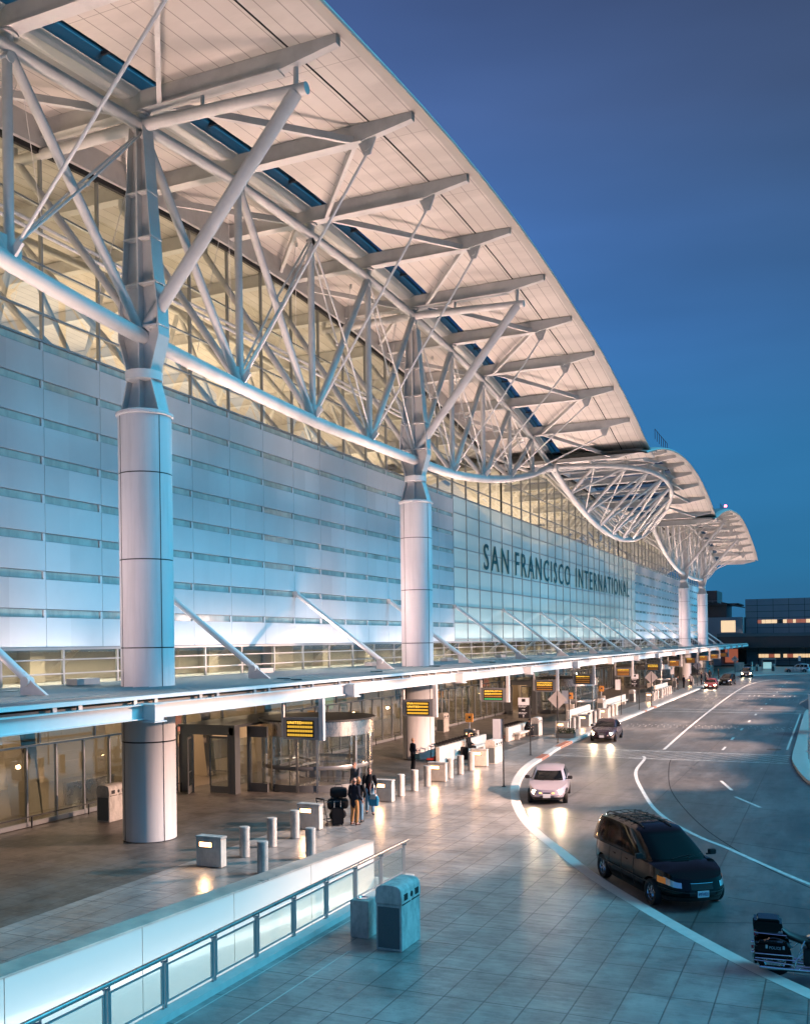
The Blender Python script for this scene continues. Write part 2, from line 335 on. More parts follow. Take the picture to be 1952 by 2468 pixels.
shadem = joint_mat('shaded_paving', (.17, .155, .142), [('X', -6.865, .80), ('Y', 17.36, 1.52)], .42, .3, .04, c2=(.10, .092, .085))  # canopy shade put into the colour of a separate darker sheet
dirt(shadem, .8, .75, .42, (1, 1, 1), .45)
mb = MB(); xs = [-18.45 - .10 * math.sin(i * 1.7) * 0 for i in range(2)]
mb.add([(-27.72, -5, .004), (-18.45, -5, .004), (-18.45, 236, .004), (-27.72, 236, .004)], [(0, 1, 2, 3)]); tag(mb.build('shaded_pavement', shadem), kind='structure')
mb = MB(); mb.grid([[(p.x, p.y, -.135) for p in kerb], [(p.x, p.y, -.012) for p in kerb], [(p.x + .0, p.y, 0.006) for p in offset(kerb, .02)], [(p.x, p.y, 0.006) for p in inner]])
tag(mb.build('kerb', curbm), kind='structure')
road = [Vector((p.x, p.y)) for p in kerb] + [Vector((40, 2))]
tag(flat('road', [offset(kerb, .1) + [Vector((90, 191)), Vector((90, -8)), Vector((20, -8))]], -.13, roadm), kind='structure')
g = MB()
for x0, x1, y0, y1 in ((-900, -14.6, -900, 900), (-11.3, 900, -900, 900), (-14.6, -11.3, 25.7, 900), (-14.6, -11.3, -900, -.2)):
    g.add([(x0, y0, -.3), (x1, y0, -.3), (x1, y1, -.3), (x0, y1, -.3)], [(0, 1, 2, 3)])
tag(g.build('ground', groundm), kind='structure')
# painted markings
Z1 = -.126
def ribbon(mb, P, w, z=Z1):
    a = offset(P, w / 2); b = offset(P, -w / 2)
    mb.strip([(p.x, p.y, z) for p in a], [(p.x, p.y, z) for p in b]); return mb
mk = MB()
def seg(x0, y0, x1, y1, w=.12, z=Z1): ribbon(mk, [Vector((x0, y0)), Vector((x1, y1))], w, z)
seg(-15.6, 57.0, -2.2, 57.0, .14); seg(-15.8, 61.0, -2.2, 60.9, .14)
for i in range(22):
    x = -15.2 + i * .62; seg(x, 57.1, min(x + 2.4, -2.3), 57.1 + 3.8 * (min(x + 2.4, -2.3) - x) / 2.4, .06, Z1 + .003)
seg(-16, 94.4, -2.3, 94.2, .25); seg(-16, 97.6, -2.3, 97.6, .25)
seg(-15.5, 127.0, -2.5, 126.2, .5); seg(-15.5, 131.5, -2.5, 131.5, .3)
for y in (70, 77.3, 84.8, 92.2, 99.9, 107.4, 114.7, 122.4, 130, 138, 145, 152.5, 160): seg(-6.25, y - .9, -6.25, y + .9, .16)
seg(-6.2, 56.5 + 6.2, -6.2, 64.6, .14)
seg(-4.95, 49.2, -4.2, 46.3, .14); seg(-3.9, 44.5, -2.7, 42.0, .14)
wl = catmull([(p[0] * 1.019, p[1] * 1.019) for p in [(-10.0, 57.0), (-9.7, 55.61), (-9.34, 51.22), (-8.74, 47.87), (-7.76, 43.95), (-6.61, 39.82), (-5.47, 36.88), (-4.2, 34.48), (-3.17, 32.98), (-1.94, 30.96), (-0.6, 28.89), (1.2, 26.6), (5, 22.4)]], 5)
ribbon(mk, wl, .16)
ribbon(mk, catmull([(-9.6, 62.0), (-10.2, 80), (-10.9, 110), (-11.2, 135), (-11.0, 150), (-9.8, 163), (-7.0, 172), (-3, 176), (10, 179)], 5), .18)
seg(-2.55, 64, -2.6, 93.5, .12)
for y0, xs in ((79.6, 1), (78.6, 1), (77.6, 1), (113.5, 2), (115.0, 2), (138, 2)):
    for i in range(26):
        x = -15 + i * .48
        if -6.6 < x < -5.9: continue
        mk.box((x + (.12 if int(y0) % 2 else 0), y0, -.12), (.10, .10, .02))
# lettering painted in the lanes, seen from the back and too worn to read
for x0 in (-8.9, -5.0):
    for j in range(2):
        xx = x0 + j * 1.05
        for (a, b, c, d) in ((0, 0, .55, 0), (0, 2.2, .55, 2.2), (0, 0, 0, 2.2)) + (((.55, 0, .55, 2.2),) if j == 0 else ((0, 1.1, .55, 1.1),)):
            seg(xx + a, 120.2 + b, xx + c, 120.2 + d, .14)
tag(mk.build('lane_markings', white), kind='structure')
jt = MB(); ribbon(jt, catmull([(p[0] * 1.019, p[1] * 1.019) for p in [(-8.3, 56), (-7.99, 53.21), (-7.09, 47.13), (-6.33, 43.35), (-5.15, 39.01), (-4.02, 35.56), (-2.87, 32.79), (-2.04, 30.92), (-0.59, 28.47), (2, 24.6)]], 5), .05, -.1285)
for (a, b) in (((-3.9, 24.3), (6, 27.5)), ((-2.6, 27.2), (4, 25.6)), ((-11, 38), (0, 33.2)), ((-13, 44), (-2, 41.5))):
    ribbon(jt, [Vector(a), Vector(b)], .03, -.128)
tag(jt.build('road_joint', black), kind='structure')
rk = MB()
for s, e in ((54.2, 56.4), (60.5, 64.0), (93.0, 94.0), (98.0, 99.6)):
    P = [p for p in kerb if s - 3 < p.y < e + 3]
    def at(y):
        for a, b in zip(P, P[1:]):
            if a.y <= y <= b.y: return a.lerp(b, (y - a.y) / (b.y - a.y))
        return P[0]
    q = [at(s + (e - s) * i / 5) for i in range(6)]
    rk.strip([(p.x, p.y, .010) for p in offset(q, .02)], [(p.x, p.y, .010) for p in offset(q, .42)])
    rk.strip([(p.x + .006, p.y, -.12) for p in q], [(p.x + .006, p.y, .008) for p in q])
tag(rk.build('red_kerb', redk), kind='structure')
cv = MB()
for p in ((-3.3, 63.9), (-11.6, 34.9 + 2)):
    cv.lathe((p[0], p[1], -.129), [(0, .004), (.42, .004), (.44, 0)], 24)
tag(cv.build('manhole_cover', mat('cast_iron', (.02, .02, .02), .6)), 'dark round manhole cover in the road before the crosswalk', 'manhole cover')

def cellvar(m, oy, py, _a, _b, oz, pz, amt):
    """each panel a slightly different tone and tilt, as real sheets are"""
    t = m.node_tree; n = t.nodes; l = t.links; b = n['Principled BSDF']
    if not amt: return
    tc = n.new('ShaderNodeTexCoord'); sp = n.new('ShaderNodeSeparateXYZ'); l.new(tc.outputs['Object'], sp.inputs[0]); cb = n.new('ShaderNodeCombineXYZ')
    for i, (ax, o, p) in enumerate((('Y', oy, py), ('Z', oz, pz))):
        a = n.new('ShaderNodeMath'); a.operation = 'SUBTRACT'; a.inputs[1].default_value = o - 0; l.new(sp.outputs[ax], a.inputs[0])
        d = n.new('ShaderNodeMath'); d.operation = 'DIVIDE'; d.inputs[1].default_value = p; l.new(a.outputs[0], d.inputs[0])
        f = n.new('ShaderNodeMath'); f.operation = 'FLOOR'; l.new(d.outputs[0], f.inputs[0]); l.new(f.outputs[0], cb.inputs[i])
    w = n.new('ShaderNodeTexWhiteNoise'); w.noise_dimensions = '2D'; l.new(cb.outputs[0], w.inputs['Vector'])
    r = n.new('ShaderNodeMapRange'); r.inputs[3].default_value = 1 - amt; r.inputs[4].default_value = 1 + amt * .5; l.new(w.outputs['Value'], r.inputs[0])
    src = b.inputs['Base Color'].links[0].from_socket; s = n.new('ShaderNodeVectorMath'); s.operation = 'SCALE'; l.new(src, s.inputs[0]); l.new(r.outputs[0], s.inputs['Scale']); l.new(s.outputs[0], b.inputs['Base Color'])
    g = n.new('ShaderNodeNewGeometry'); q = n.new('ShaderNodeVectorMath'); q.operation = 'SUBTRACT'; l.new(w.outputs['Color'], q.inputs[0]); q.inputs[1].default_value = (.5, .5, .5)
    k = n.new('ShaderNodeVectorMath'); k.operation = 'SCALE'; k.inputs['Scale'].default_value = .02; l.new(q.outputs[0], k.inputs[0])
    a2 = n.new('ShaderNodeVectorMath'); a2.operation = 'ADD'; l.new(g.outputs['Normal'], a2.inputs[0]); l.new(k.outputs[0], a2.inputs[1]); nz = n.new('ShaderNodeVectorMath'); nz.operation = 'NORMALIZE'; l.new(a2.outputs[0], nz.inputs[0]); l.new(nz.outputs[0], b.inputs['Normal'])
# ================================================================= TERMINAL BUILDING
CX = 108.625; XL = -22.0; XW = -26.6; Y0 = 27.8; ND = 6.1
T = root('terminal_building', (-27.7, CX, 0), 'long airport terminal with winged steel roof, pale clad front and raised lettering', 'terminal')
BZ = {-4: 22.3, -3: 23.6, -2: 24.5, -1: 25.2, 0: 25.82, 1: 26.35, 2: 26.65, 3: 26.68, 4: 26.45, 5: 26.0, 6: 25.5, 7: 24.6, 8: 23.6, 9: 22.35}
TZ = {-4: 21.3, -3: 22.7, -2: 23.7, -1: 24.45, 0: 25.05, 1: 25.6, 2: 25.8, 3: 25.85, 4: 25.7, 5: 25.3, 6: 24.85, 7: 24.1, 8: 23.1, 9: 21.8}
LZ = {-4: 21.3, -3: 20.2, -2: 19.0, -1: 18.1, 0: 17.6, 1: 17.3, 2: 17.15, 3: 17.2, 4: 17.3, 5: 17.45, 6: 18.05, 7: 18.95, 8: 20.2, 9: 21.7}
def smooth(D, k):
    i = int(math.floor(k)); t = k - i
    g = lambda j: D[max(-4, min(9, j))]
    a, b, c, d = g(i - 1), g(i), g(i + 1), g(i + 2)
    return .5 * (2 * b + (c - a) * t + (2 * a - 5 * b + 4 * c - d) * t * t + (3 * b - a - 3 * c + d) * t ** 3)
BZ = {k: v - .08 for k, v in BZ.items()}
wings = [('a', lambda k: Y0 + ND * k, -3), ('c', lambda k: 2 * CX - (Y0 + ND * k), -4)]
def beam(y, z, xi=-60.0, xt=-14.2, name='roof_beam', full=True):
    m = MB(); h = .20; w = .15
    x1, x2 = -16.3, xt
    P = [(xi, z - h), (x1, z - h), (x2, z + .16), (x2, z + .44), (xi, z + .44)]
    m.prism([(p[0], p[1]) for p in P], y - w, y + w, 'y')
    m.b2(xi, x1, y - w - .09, y + w + .09, z - h - .05, z - h - .002)
    return m.build(name, steel, T)
def soffit_strip(name, ys, zs, xa, xb, m, dz=.46, thick=0):
    A = [(xa, y, z + dz) for y, z in zip(ys, zs)]; B = [(xb, y, z + dz) for y, z in zip(ys, zs)]
    mb = MB(); mb.strip(A, B)
    if thick:
        mb.strip([(x, y, z + thick) for x, y, z in A], [(x, y, z + thick) for x, y, z in B]); mb.strip(B, [(x, y, z + thick) for x, y, z in B])
    return mb.build(name, m, T)
# soffit material with panel joints running along the building
def soffit_mat():
    m = soffit.copy(); m.name = 'soffit_panels'; t = m.node_tree; n = t.nodes; l = t.links; b = n['Principled BSDF']
    tc = n.new('ShaderNodeTexCoord'); sp = n.new('ShaderNodeSeparateXYZ'); l.new(tc.outputs['Object'], sp.inputs[0])
    cur = None
    for ax, off, per, w, s in (('X', .2, .62, .014, .75), ('Y', 0, 6.1, .014, .5)):
        a = n.new('ShaderNodeMath'); a.operation = 'ADD'; a.inputs[1].default_value = off + 1000 * per; l.new(sp.outputs[ax], a.inputs[0])
        d = n.new('ShaderNodeMath'); d.operation = 'PINGPONG'; d.inputs[1].default_value = per / 2; l.new(a.outputs[0], d.inputs[0])
        c = n.new('ShaderNodeMapRange'); c.inputs[1].default_value = w * .6; c.inputs[2].default_value = w * 1.5; c.inputs[3].default_value = s; c.inputs[4].default_value = 0; l.new(d.outputs[0], c.inputs[0])
        if cur is None: cur = c.outputs[0]
        else:
            mx = n.new('ShaderNodeMath'); mx.operation = 'MAXIMUM'; l.new(cur, mx.inputs[0]); l.new(c.outputs[0], mx.inputs[1]); cur = mx.outputs[0]
    src = b.inputs['Base Color'].links[0].from_socket
    mx = n.new('ShaderNodeMix'); mx.data_type = 'RGBA'; l.new(cur, mx.inputs[0]); l.new(src, mx.inputs[6]); mx.inputs[7].default_value = (.12, .11, .10, 1); l.new(mx.outputs[2], b.inputs['Base Color'])
    return m
soffp = soffit_mat()
skyl = glass('skylight_glass', (.24, .30, .36), .8, 0, .12)
for wn, YK, kmin in wings:
    ks = [kmin + i * .5 for i in range(int((9 - kmin) * 2) + 1)]
    ks = ks + [9.35]
    ys = [YK(k) for k in ks]; zs = [smooth(BZ, min(k, 9)) - max(0, k - 9) * 1.3 for k in ks]
    soffit_strip('roof_soffit', ys, zs, -21.05, -16.0, soffp)
    soffit_strip('roof_soffit', ys, zs, -15.92, -14.15, soffp)
    soffit_strip('roof_joint', ys, zs, -16.1, -15.82, black, .56)
    soffit_strip('roof_soffit', ys, zs, -58, -21.85, soffp)
    # skylight slot with its upstand
    m = MB(); 
    for x in (-21.06, -21.86):
        m.strip([(x, y, z + .46) for y, z in zip(ys, zs)], [(x, y, z + 1.0) for y, z in zip(ys, zs)])
    m.build('skylight_upstand', mat('skylight_upstand_blue' + wn, (.10, .16, .20), .5), T)
    soffit_strip('skylight_strip', ys, zs, -21.84, -21.08, skyl, .92)
    for y0_, z0_, y1_, z1_ in [(ys[i], zs[i], ys[i + 1], zs[i + 1]) for i in range(len(ys) - 1)]:
        m = MB(); t = .3; m.bar((-21.9, y0_ + (y1_ - y0_) * t, z0_ + (z1_ - z0_) * t + .86), (-21.05, y0_ + (y1_ - y0_) * t, z0_ + (z1_ - z0_) * t + .86), .09, .12); m.build('skylight_bar', darkm, T)
    # long wall-plate outside chord, under the slot
    m = MB(); m.grid([[(x, y, z + dz) for y, z in zip(ys, zs)] for x, dz in ((-21.85, .45), (-22.2, .30), (-22.6, .30), (-22.95, .45))]); m.build('gutter_lining', steel2, T)
    # eave: curved sheet lip
    prof = [(-14.15, .46), (-13.95, .43), (-13.78, .36), (-13.66, .32), (-13.62, .38), (-13.68, .50), (-14.2, .62)]
    m = MB(); m.grid([[(x, y, z + dz) for y, z in zip(ys, zs)] for x, dz in prof]); m.build('eave', eavem, T, smooth=True)
    m = MB(); m.strip([(-14.2, y, z + .62) for y, z in zip(ys, zs)], [(-21.1, y, z + 1.1) for y, z in zip(ys, zs)]); m.strip([(-21.8, y, z + 1.1) for y, z in zip(ys, zs)], [(-58, y, z + 1.1) for y, z in zip(ys, zs)])
    m.build('roof_sheet', rooftop, T)
    m = MB()
    for i in range(len(ys)):   # end gable
        pass
    ye, ze = ys[-1], zs[-1]
    m.prism([(-58, ze + .45), (-14.2, ze + .45), (-13.66, ze + .33), (-14.2, ze + .63), (-58, ze + 1.12)], ye - .02, ye + .02, 'y'); m.build('roof_end_fascia', eavem, T)
    # beams, stubs, braces
    for k in range(kmin, 10):
        y = YK(k); z = BZ[k]; beam(y, z, xi=-58)
        m = MB(); m.tube((XL, y, TZ[k]), (XL, y, z - .20), .16, .24, 10); m.tube((XL, y, z - .36), (XL, y, z - .29), .34, .34, 14)
        m.build('beam_seat', steel, T, smooth=True)
        if k % 2 and k > kmin:      # flat bracing: from the odd beam's bracket back to its even neighbours
            for kk in (k - 1, k + 1):
                if kk < kmin or kk > 9: continue
                m = MB(); m.bar((-21.2, YK(kk), BZ[kk] - .1), (-16.6, y, z - .1), .16, .26); m.build('roof_brace', steel, T)
                m = MB(); m.bar((-22.6, YK(kk), BZ[kk] - .1), (-27.5, y, z - .1), .16, .26); m.build('roof_brace', steel, T)
        if k not in (0, 4, 9, -4):
            m = MB(); m.prism([(-16.5, z - .20), (-15.75, z - .12), (-16.0, z - .75), (-16.25, z - .75)], y - .05, y + .05, 'y'); m.tube((-16.13, y - .1, z - .46), (-16.13, y + .1, z - .46), .13, n=12); br = m.build('rod_bracket', steel, T)
            m = MB(); m.tube((-16.13, y, z - .68), (-21.8, y, LZ[k] + .35), .055, n=8); m.bar((-21.55, y, LZ[k] + .55), (-22.0, y, LZ[k] + .05), .10, .26); m.build('tie_rod', steel2, T, smooth=True)
    # chords
    kk = [kmin + i * .25 for i in range(int((9 - kmin) * 4) + 1)]
    m = MB(); m.path([(XL, YK(k), smooth(TZ, k)) for k in kk], .21, 14); m.build('top_chord', steel, T, smooth=True)
    m = MB(); m.path([(XL, YK(k), smooth(LZ, k)) for k in kk], .27, 16); m.build('bottom_chord', steel, T, smooth=True)
    # far-side parallel chord inside the hall
    m = MB(); m.path([(-34, YK(k), smooth(TZ, k)) for k in kk], .2, 10); m.build('inner_top_chord', steel, T, smooth=True)
    for k in range(kmin, 10):
        y = YK(k)
        if k == 9: continue
        a = (XL, y, TZ[k]); b = (XL, y, LZ[k])
        if k not in (0, 4):
            m = MB(); m.tube(a, b, .155, n=12); m.prism([(XL - .07, LZ[k] + .2), (XL + .07, LZ[k] + .2), (XL + .07, LZ[k] + .75), (XL - .07, LZ[k] + .75)], y - .42, y + .42, 'y'); m.build('vertical_strut', steel, T, smooth=True)
        # diagonal: towards mid bay between the two columns
        j = k + 1 if k < 2 else k - 1
        if k != 2 and kmin <= j <= 9:
            m = MB(); m.tube(a, (XL, YK(j), LZ[j]), .165, n=12); m.build('diagonal_strut', steel, T, smooth=True)
            # paired rods crossing the diagonal
            p = (XL, YK(j), TZ[j] - .25); q = (XL, y, LZ[k] + .4)
            m = MB()
            for s in (-.24, .24):
                m.path([Vector(p) + Vector((s * .35, 0, 0)), (Vector(p) + Vector(q)) / 2 + Vector((s, 0, 0)), Vector(q) + Vector((s * .35, 0, 0))], .045, 8)
            c = (Vector(p) + Vector(q)) / 2; m.tube(c + Vector((-.3, 0, 0)), c + Vector((.3, 0, 0)), .07, n=8)
            m.tube(Vector(p) + Vector((-.16, 0, -.1)), Vector(p) + Vector((.16, 0, -.1)), .15, n=12)
            m.build('paired_rod', steel2, T, smooth=True)
        # leg of the V going in to the hall and on to the roof
        m = MB(); m.tube((XL, y, LZ[k] + .1), (-27.9, y, TZ[k] + .1), .15, n=10); m.tube((-27.9, y, TZ[k] + .1), (-27.9, y, BZ[k] - .2), .15, n=8); m.build('inner_leg', steel, T, smooth=True)
        m = MB(); m.tube((-34, y, TZ[k]), (-28, YK(k) + 3.05, smooth(LZ, k) + .4), .15, n=8); m.tube((-34, y, TZ[k]), (-40, y + 3.05, smooth(LZ, k) + .2), .15, n=8); m.tube((-34, y, TZ[k]), (-34, y + 6.1, smooth(LZ, k) + .2), .12, n=8); m.build('hall_truss_member', steel, T, smooth=True)
    # wind rails outside the high glass and cables
    for dz in (0, .28):
        m = MB(); m.path([(-26.05, YK(kmin), 21.75 + dz), (-26.05, YK(6.3), 21.75 + dz)], .07, 8); m.build('glazing_rail', steel2, T, smooth=True)
    for k in range(kmin, 7, 1):
        m = MB(); y = YK(k + .5); m.tube((-24.5, y, smooth(BZ, k + .5) + .4), (-24.5, YK(k + .1), smooth(LZ, k) + 2.0), .012, n=5, cap=False); m.tube((-24.5, y, smooth(BZ, k + .5) + .4), (-26.2, YK(k + .95), 21.9), .012, n=5, cap=False); m.tube((-24.5, y, smooth(BZ, k + .5) + .40), (-24.5, y, smooth(BZ, k + .5) + .15), .07, n=8); m.build('cable', steel2, T)
    for k in (0, 4):
        y = YK(k); z = BZ[k]
        col = MB(); n = 40
        col.lathe((XL, y, 0), [(.92, .03), (.92, 3.42)], n); col.lathe((XL, y, 0), [(.90, 3.40), (.90, 3.47)], n)
        lv = [3.45, 6.7, 9.75, 12.75, 14.78]
        for a, b in zip(lv, lv[1:]):
            col.lathe((XL, y, 0), [(.92, a + .02), (.92, b - .02)], n)
        col = col.build('column', colm, T, smooth=True)
        m = MB(); m.lathe((XL, y, 0), [(.905, .0), (.905, 14.76)], n)
        for an in (R(-115), R(-20), R(70), R(160)):
            m.box((XL + .915 * math.cos(an), y + .915 * math.sin(an), 7.38), (.03, .02, 14.7), an)
        m.build('panel_joint', black, col, smooth=True)
        m = MB(); m.lathe((XL, y, 14.76), [(.95, 0), (.99, .03), (.99, .12), (.86, .18)], n)
        m.build('column_cap', colm, col, smooth=True)
        # tapering built-up steel head: four flange plates round a web, pinched at the ring
        m = MB()
        def half(t): return t
        prof = [(14.9, .84), (16.05, .52), (16.35, .52), (17.55, .88), (18.6, .84), (20.0, .66), (22.5, .46), (24.9, .30)]
        for (za, ra), (zb, rb) in zip(prof, prof[1:]):
            for sx, sy in ((1, 0), (-1, 0)):
                m.add([(XL + s * r * sx, y + w, zz) for zz, r in ((za, ra), (zb, rb)) for s, w in ((1, -.30), (1, .30), (.93, .30), (.93, -.30))], [(0, 3, 2, 1), (4, 5, 6, 7), (0, 1, 5, 4), (1, 2, 6, 5), (2, 3, 7, 6), (3, 0, 4, 7)])
            m.add([(XL + s * r * .94, y + w, zz) for zz, r in ((za, ra), (zb, rb)) for s, w in ((-1, -.035), (1, -.035), (1, .035), (-1, .035))], [(0, 3, 2, 1), (4, 5, 6, 7), (0, 1, 5, 4), (1, 2, 6, 5), (2, 3, 7, 6), (3, 0, 4, 7)])
        m.b2(XL - .04, XL + .04, y - .3, y + .3, 14.9, 24.8)
        for zz, rr in ((19.4, .80), (21.0, .62), (22.6, .48), (17.9, .9)):
            m.b2(XL - rr, XL + rr, y - .29, y + .29, zz - .03, zz + .03)
        m.build('column_head', steel, col)
        m = MB(); m.lathe((XL, y, 16.05), [(.54, 0), (.64, 0), (.64, .3), (.54, .3)], 28); m.build('column_ring', steel2, col, smooth=True)
        m = MB(); m.tube((XL, y, TZ[k]), (-15.35, y, z - .95), .22, .19, 14); m.tube((-19.4, y, z - .9), (-19.4, y, z - .2), .07, n=8); m.tube((-15.75, y, z - .9), (-15.75, y, z - .2), .09, n=8); m.tube((XL, y, TZ[k]), (-27.9, y, z - .75), .22, .19, 14); m.build('outrigger_arm', steel, T, smooth=True)
        m = MB(); m.tube((XL + .15, y, 17.9), (-15.75, y, z - 1.0), .23, n=14); m.build('outrigger_brace', steel, T, smooth=True)
# ------------------------------------------------- lens truss over the middle
PIN0, PIN1 = Y0 + 9 * ND, 2 * CX - (Y0 + 9 * ND)
def lx(y, b): t = (y - CX) / (PIN1 - CX); return XL + b * (1 - t * t)
def lz(y, c, p=21.75): t = (y - CX) / (PIN1 - CX); return p + c * (1 - t * t)
ny = 33; yl = [PIN0 + (PIN1 - PIN0) * i / (ny - 1) for i in range(ny)]
for b in (5.7, -5.7):
    m = MB(); m.path([(lx(y, b), y, lz(y, 2.25)) for y in yl], .24, 14); m.build('lens_top_chord', steel, T, smooth=True)
m = MB(); m.path([(XL, y, lz(y, -3.6)) for y in yl], .27, 16); m.build('lens_bottom_chord', steel, T, smooth=True)
LN = [PIN0 + (PIN1 - PIN0) * i / 8.5 for i in range(0, 9)]; LN = [PIN0 + ND * i for i in range(1, 9)]
LN = [y for y in LN if y < PIN1 - 1]
for i, y in enumerate(LN):
    for b in (5.7, -5.7):
        m = MB(); m.tube((XL, y, lz(y, -3.6)), (lx(y, b), y, lz(y, 2.25)), .16, n=10); m.build('lens_strut', steel, T, smooth=True)
        for y2 in (y - ND, y + ND):
            if PIN0 + 2 < y2 < PIN1 - 2 or True:
                y2 = max(PIN0 + .5, min(PIN1 - .5, y2))
                m = MB(); m.tube((XL, y, lz(y, -3.6)), (lx(y2, b), y2, lz(y2, 2.25)), .06 if (y2 - y) * (y - CX) > 0 else .13, n=8); m.build('lens_diagonal', steel, T, smooth=True)
    m = MB(); m.tube((lx(y, 5.7), y, lz(y, 2.25) - .1), (lx(y, -5.7), y, lz(y, 2.25) - .1), .12, n=8); m.build('lens_cross_tube', steel, T, smooth=True)
for px in (PIN0, PIN1):
    m = MB(); m.tube((XL - .45, px, 21.75), (XL + .45, px, 21.75), .42, n=18); m.box((XL, px, 21.7), (.3, 1.1, .7)); m.build('pin_joint', steel, T, smooth=True)
ys = [PIN0 - 1.6] + yl + [PIN1 + 1.0]
def cz(y): t = (y - CX) / (PIN1 - CX); return 22.0 + 3.05 * (1 - t * t)     # beam centre height over the middle
for y in [PIN0 + ND * i for i in range(0, 9)]:
    if y > PIN1 - 1: continue
    z = cz(y); xo = lx(y, 5.7)
    if y > PIN0 + 1:
        beam(y, z, xi=-36, xt=-14.1)
        m = MB(); m.tube((xo, y, lz(y, 2.25)), (xo, y, z - .2), .15, .2, n=8); m.build('beam_seat', steel, T, smooth=True)
        m = MB(); m.bar((min(-17.1, xo + 1), y - ND, cz(y - ND) - .1), (-15.9, y, z - .1), .16, .26); m.build('roof_brace', steel, T)
beam(PIN1 - .3, cz(PIN1 - .3), xi=-36, xt=-14.1)
A = [(lx(max(PIN0, min(PIN1, y)), 5.7) + .1, y, cz(y) + .46) for y in ys]; B = [(-14.1, y, cz(y) + .46) for y in ys]
m = MB(); m.strip(A, B); m.build('roof_soffit', soffp, T)
A2 = [(lx(max(PIN0, min(PIN1, y)), -5.7) - .1, y, cz(y) + .46) for y in ys]; B2 = [(-58, y, cz(y) + .46) for y in ys]
m = MB(); m.strip(A2, B2); m.build('roof_soffit', soffp, T)
m = MB(); m.strip(A, [(x, y, z + .6) for x, y, z in A]); m.strip(A2, [(x, y, z + .6) for x, y, z in A2])
m.strip([(x, y, z + .6) for x, y, z in A], [(-14.15, y, z + .12) for x, y, z in B]); m.strip([(x, y, z + .6) for x, y, z in A2], [(x, y, z + .6) for x, y, z in B2]); m.build('roof_sheet', rooftop, T)
prof = [(-14.1, .46), (-13.9, .43), (-13.75, .36), (-13.62, .32), (-13.58, .38), (-13.68, .50), (-14.2, .60)]
m = MB(); m.grid([[(x, y, cz(y) + dz) for y in ys] for x, dz in prof]); m.build('eave', eavem, T, smooth=True)
for s in range(14):      # glazing bars of the skylight over the lens
    y = PIN0 + 3.05 * (s + 1.5)
    if y > PIN1 - 2: break
    m = MB(); m.bar((lx(y, 5.7), y, cz(y) + .6), (lx(y, -5.7), y, cz(y) + .6), .1, .2); m.build('skylight_bar', darkm, T)
m = MB(); m.strip([(x, y, z + .5) for x, y, z in A], [(x, y, z + .5) for x, y, z in A2]); m.build('skylight', skyl, T)
for (yy, zz, nn) in ((97, 27.0, 7), (158, 27.3, 7)):   # ladder rails standing on the roof
    m = MB()
    for i in range(nn): m.tube((-15.5, yy + i * 1.3, zz - .8), (-15.5, yy + i * 1.3, zz + .2), .03, n=6)
    m.tube((-15.5, yy, zz + .2), (-15.5, yy + (nn - 1) * 1.3, zz + .2), .03, n=6); m.build('roof_guardrail', mat('rail_red' + str(yy), (.25, .05, .08), .5), T)
m = MB(); m.tube((-15.5, 166.5, 26.9), (-15.5, 166.5, 28.0), .05, n=8); ob = m.build('beacon_post', darkm, T)
m = MB(); m.lathe((-15.5, 166.5, 28.0), [(.0, .0), (.18, .02), (.2, .2), (.1, .36), (0, .4)], 12); m.build('beacon_lamp', mat('beacon_red', (1, .1, .1), .4, emit=(1, .12, .2), es=12), ob, smooth=True)
# ------------------------------------------------- front wall
YA, YB, YC, YD = Y0 - 3.05 * 10, Y0 + 3.05 * 14, Y0 + 3.05 * 39, 2 * CX + 3.05 * 1.0   # clad | glass | clad
ZT, ZBt = 18.05, 6.75; rows = 8; rp = (ZT - ZBt) / rows; sh = .31
def bays(a, b): return [(a + 3.05 * i, a + 3.05 * (i + 1)) for i in range(int(round((b - a) / 3.05)))]
allb = [(i0, i1) for i0, i1 in bays(YA, YB)] + [(i0, i1) for i0, i1 in bays(YC, YC + 3.05 * 28)]
cellvar(clad, -.25, 3.05, 3.05, .0, ZT - 14 * rp, rp, .10); cellvar(fritg, Y0 - CX, 3.05, 3.05, 0, 6.9, 1.39, .10); cellvar(stripg, 0, 1.0, 1.0, 0, 0, 9, .0)
pm = MB(); stripm = []
for (a, b) in allb:
    for r in range(rows):
        zt = ZT - r * rp
        pm.b2(XW - .10, XW, a + .012, b - .012, zt - rp + .012, zt - sh)
        pm.b2(XW - .10, XW, b - .12, b - .012, zt - sh + .0, zt - .012)
pm.build('wall_cladding', clad, T)
for (a, b) in ((YA, YB), (YC, YC + 3.05 * 28)): m = MB(); m.b2(XW - .2, XW - .17, a, b, ZBt, ZT); m.build('wall_backing', black, T)
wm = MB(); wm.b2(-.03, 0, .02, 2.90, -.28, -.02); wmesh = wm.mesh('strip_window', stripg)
fm = MB(); fm.b2(-.02, .012, .0, 2.95, -.31, -.28); fm.b2(-.02, .012, 0, 2.95, -.02, 0.0); fmesh = fm.mesh('window_frame', mull)
cnt = 0; rest = MB()
for (a, b) in sorted(allb):
    for r in range(rows):
        if a < 18.0: 
            rest.b2(XW - .09, XW - .06, a + .02, b - .13, ZT - r * rp - .3, ZT - r * rp - .02); continue
        if cnt < 100:
            o = bpy.data.objects.new('strip_window', wmesh); COL.objects.link(o); o.parent = T; o.location = (XW - .06 - T.location.x, a - T.location.y, ZT - r * rp)
            f = bpy.data.objects.new('window_frame', fmesh); COL.objects.link(f); f.parent = o
            cnt += 1
        else: rest.b2(XW - .09, XW - .06, a + .02, b - .13, ZT - r * rp - .3, ZT - r * rp - .02)
tag(rest.build('strip_window', stripg, T), kind='stuff')
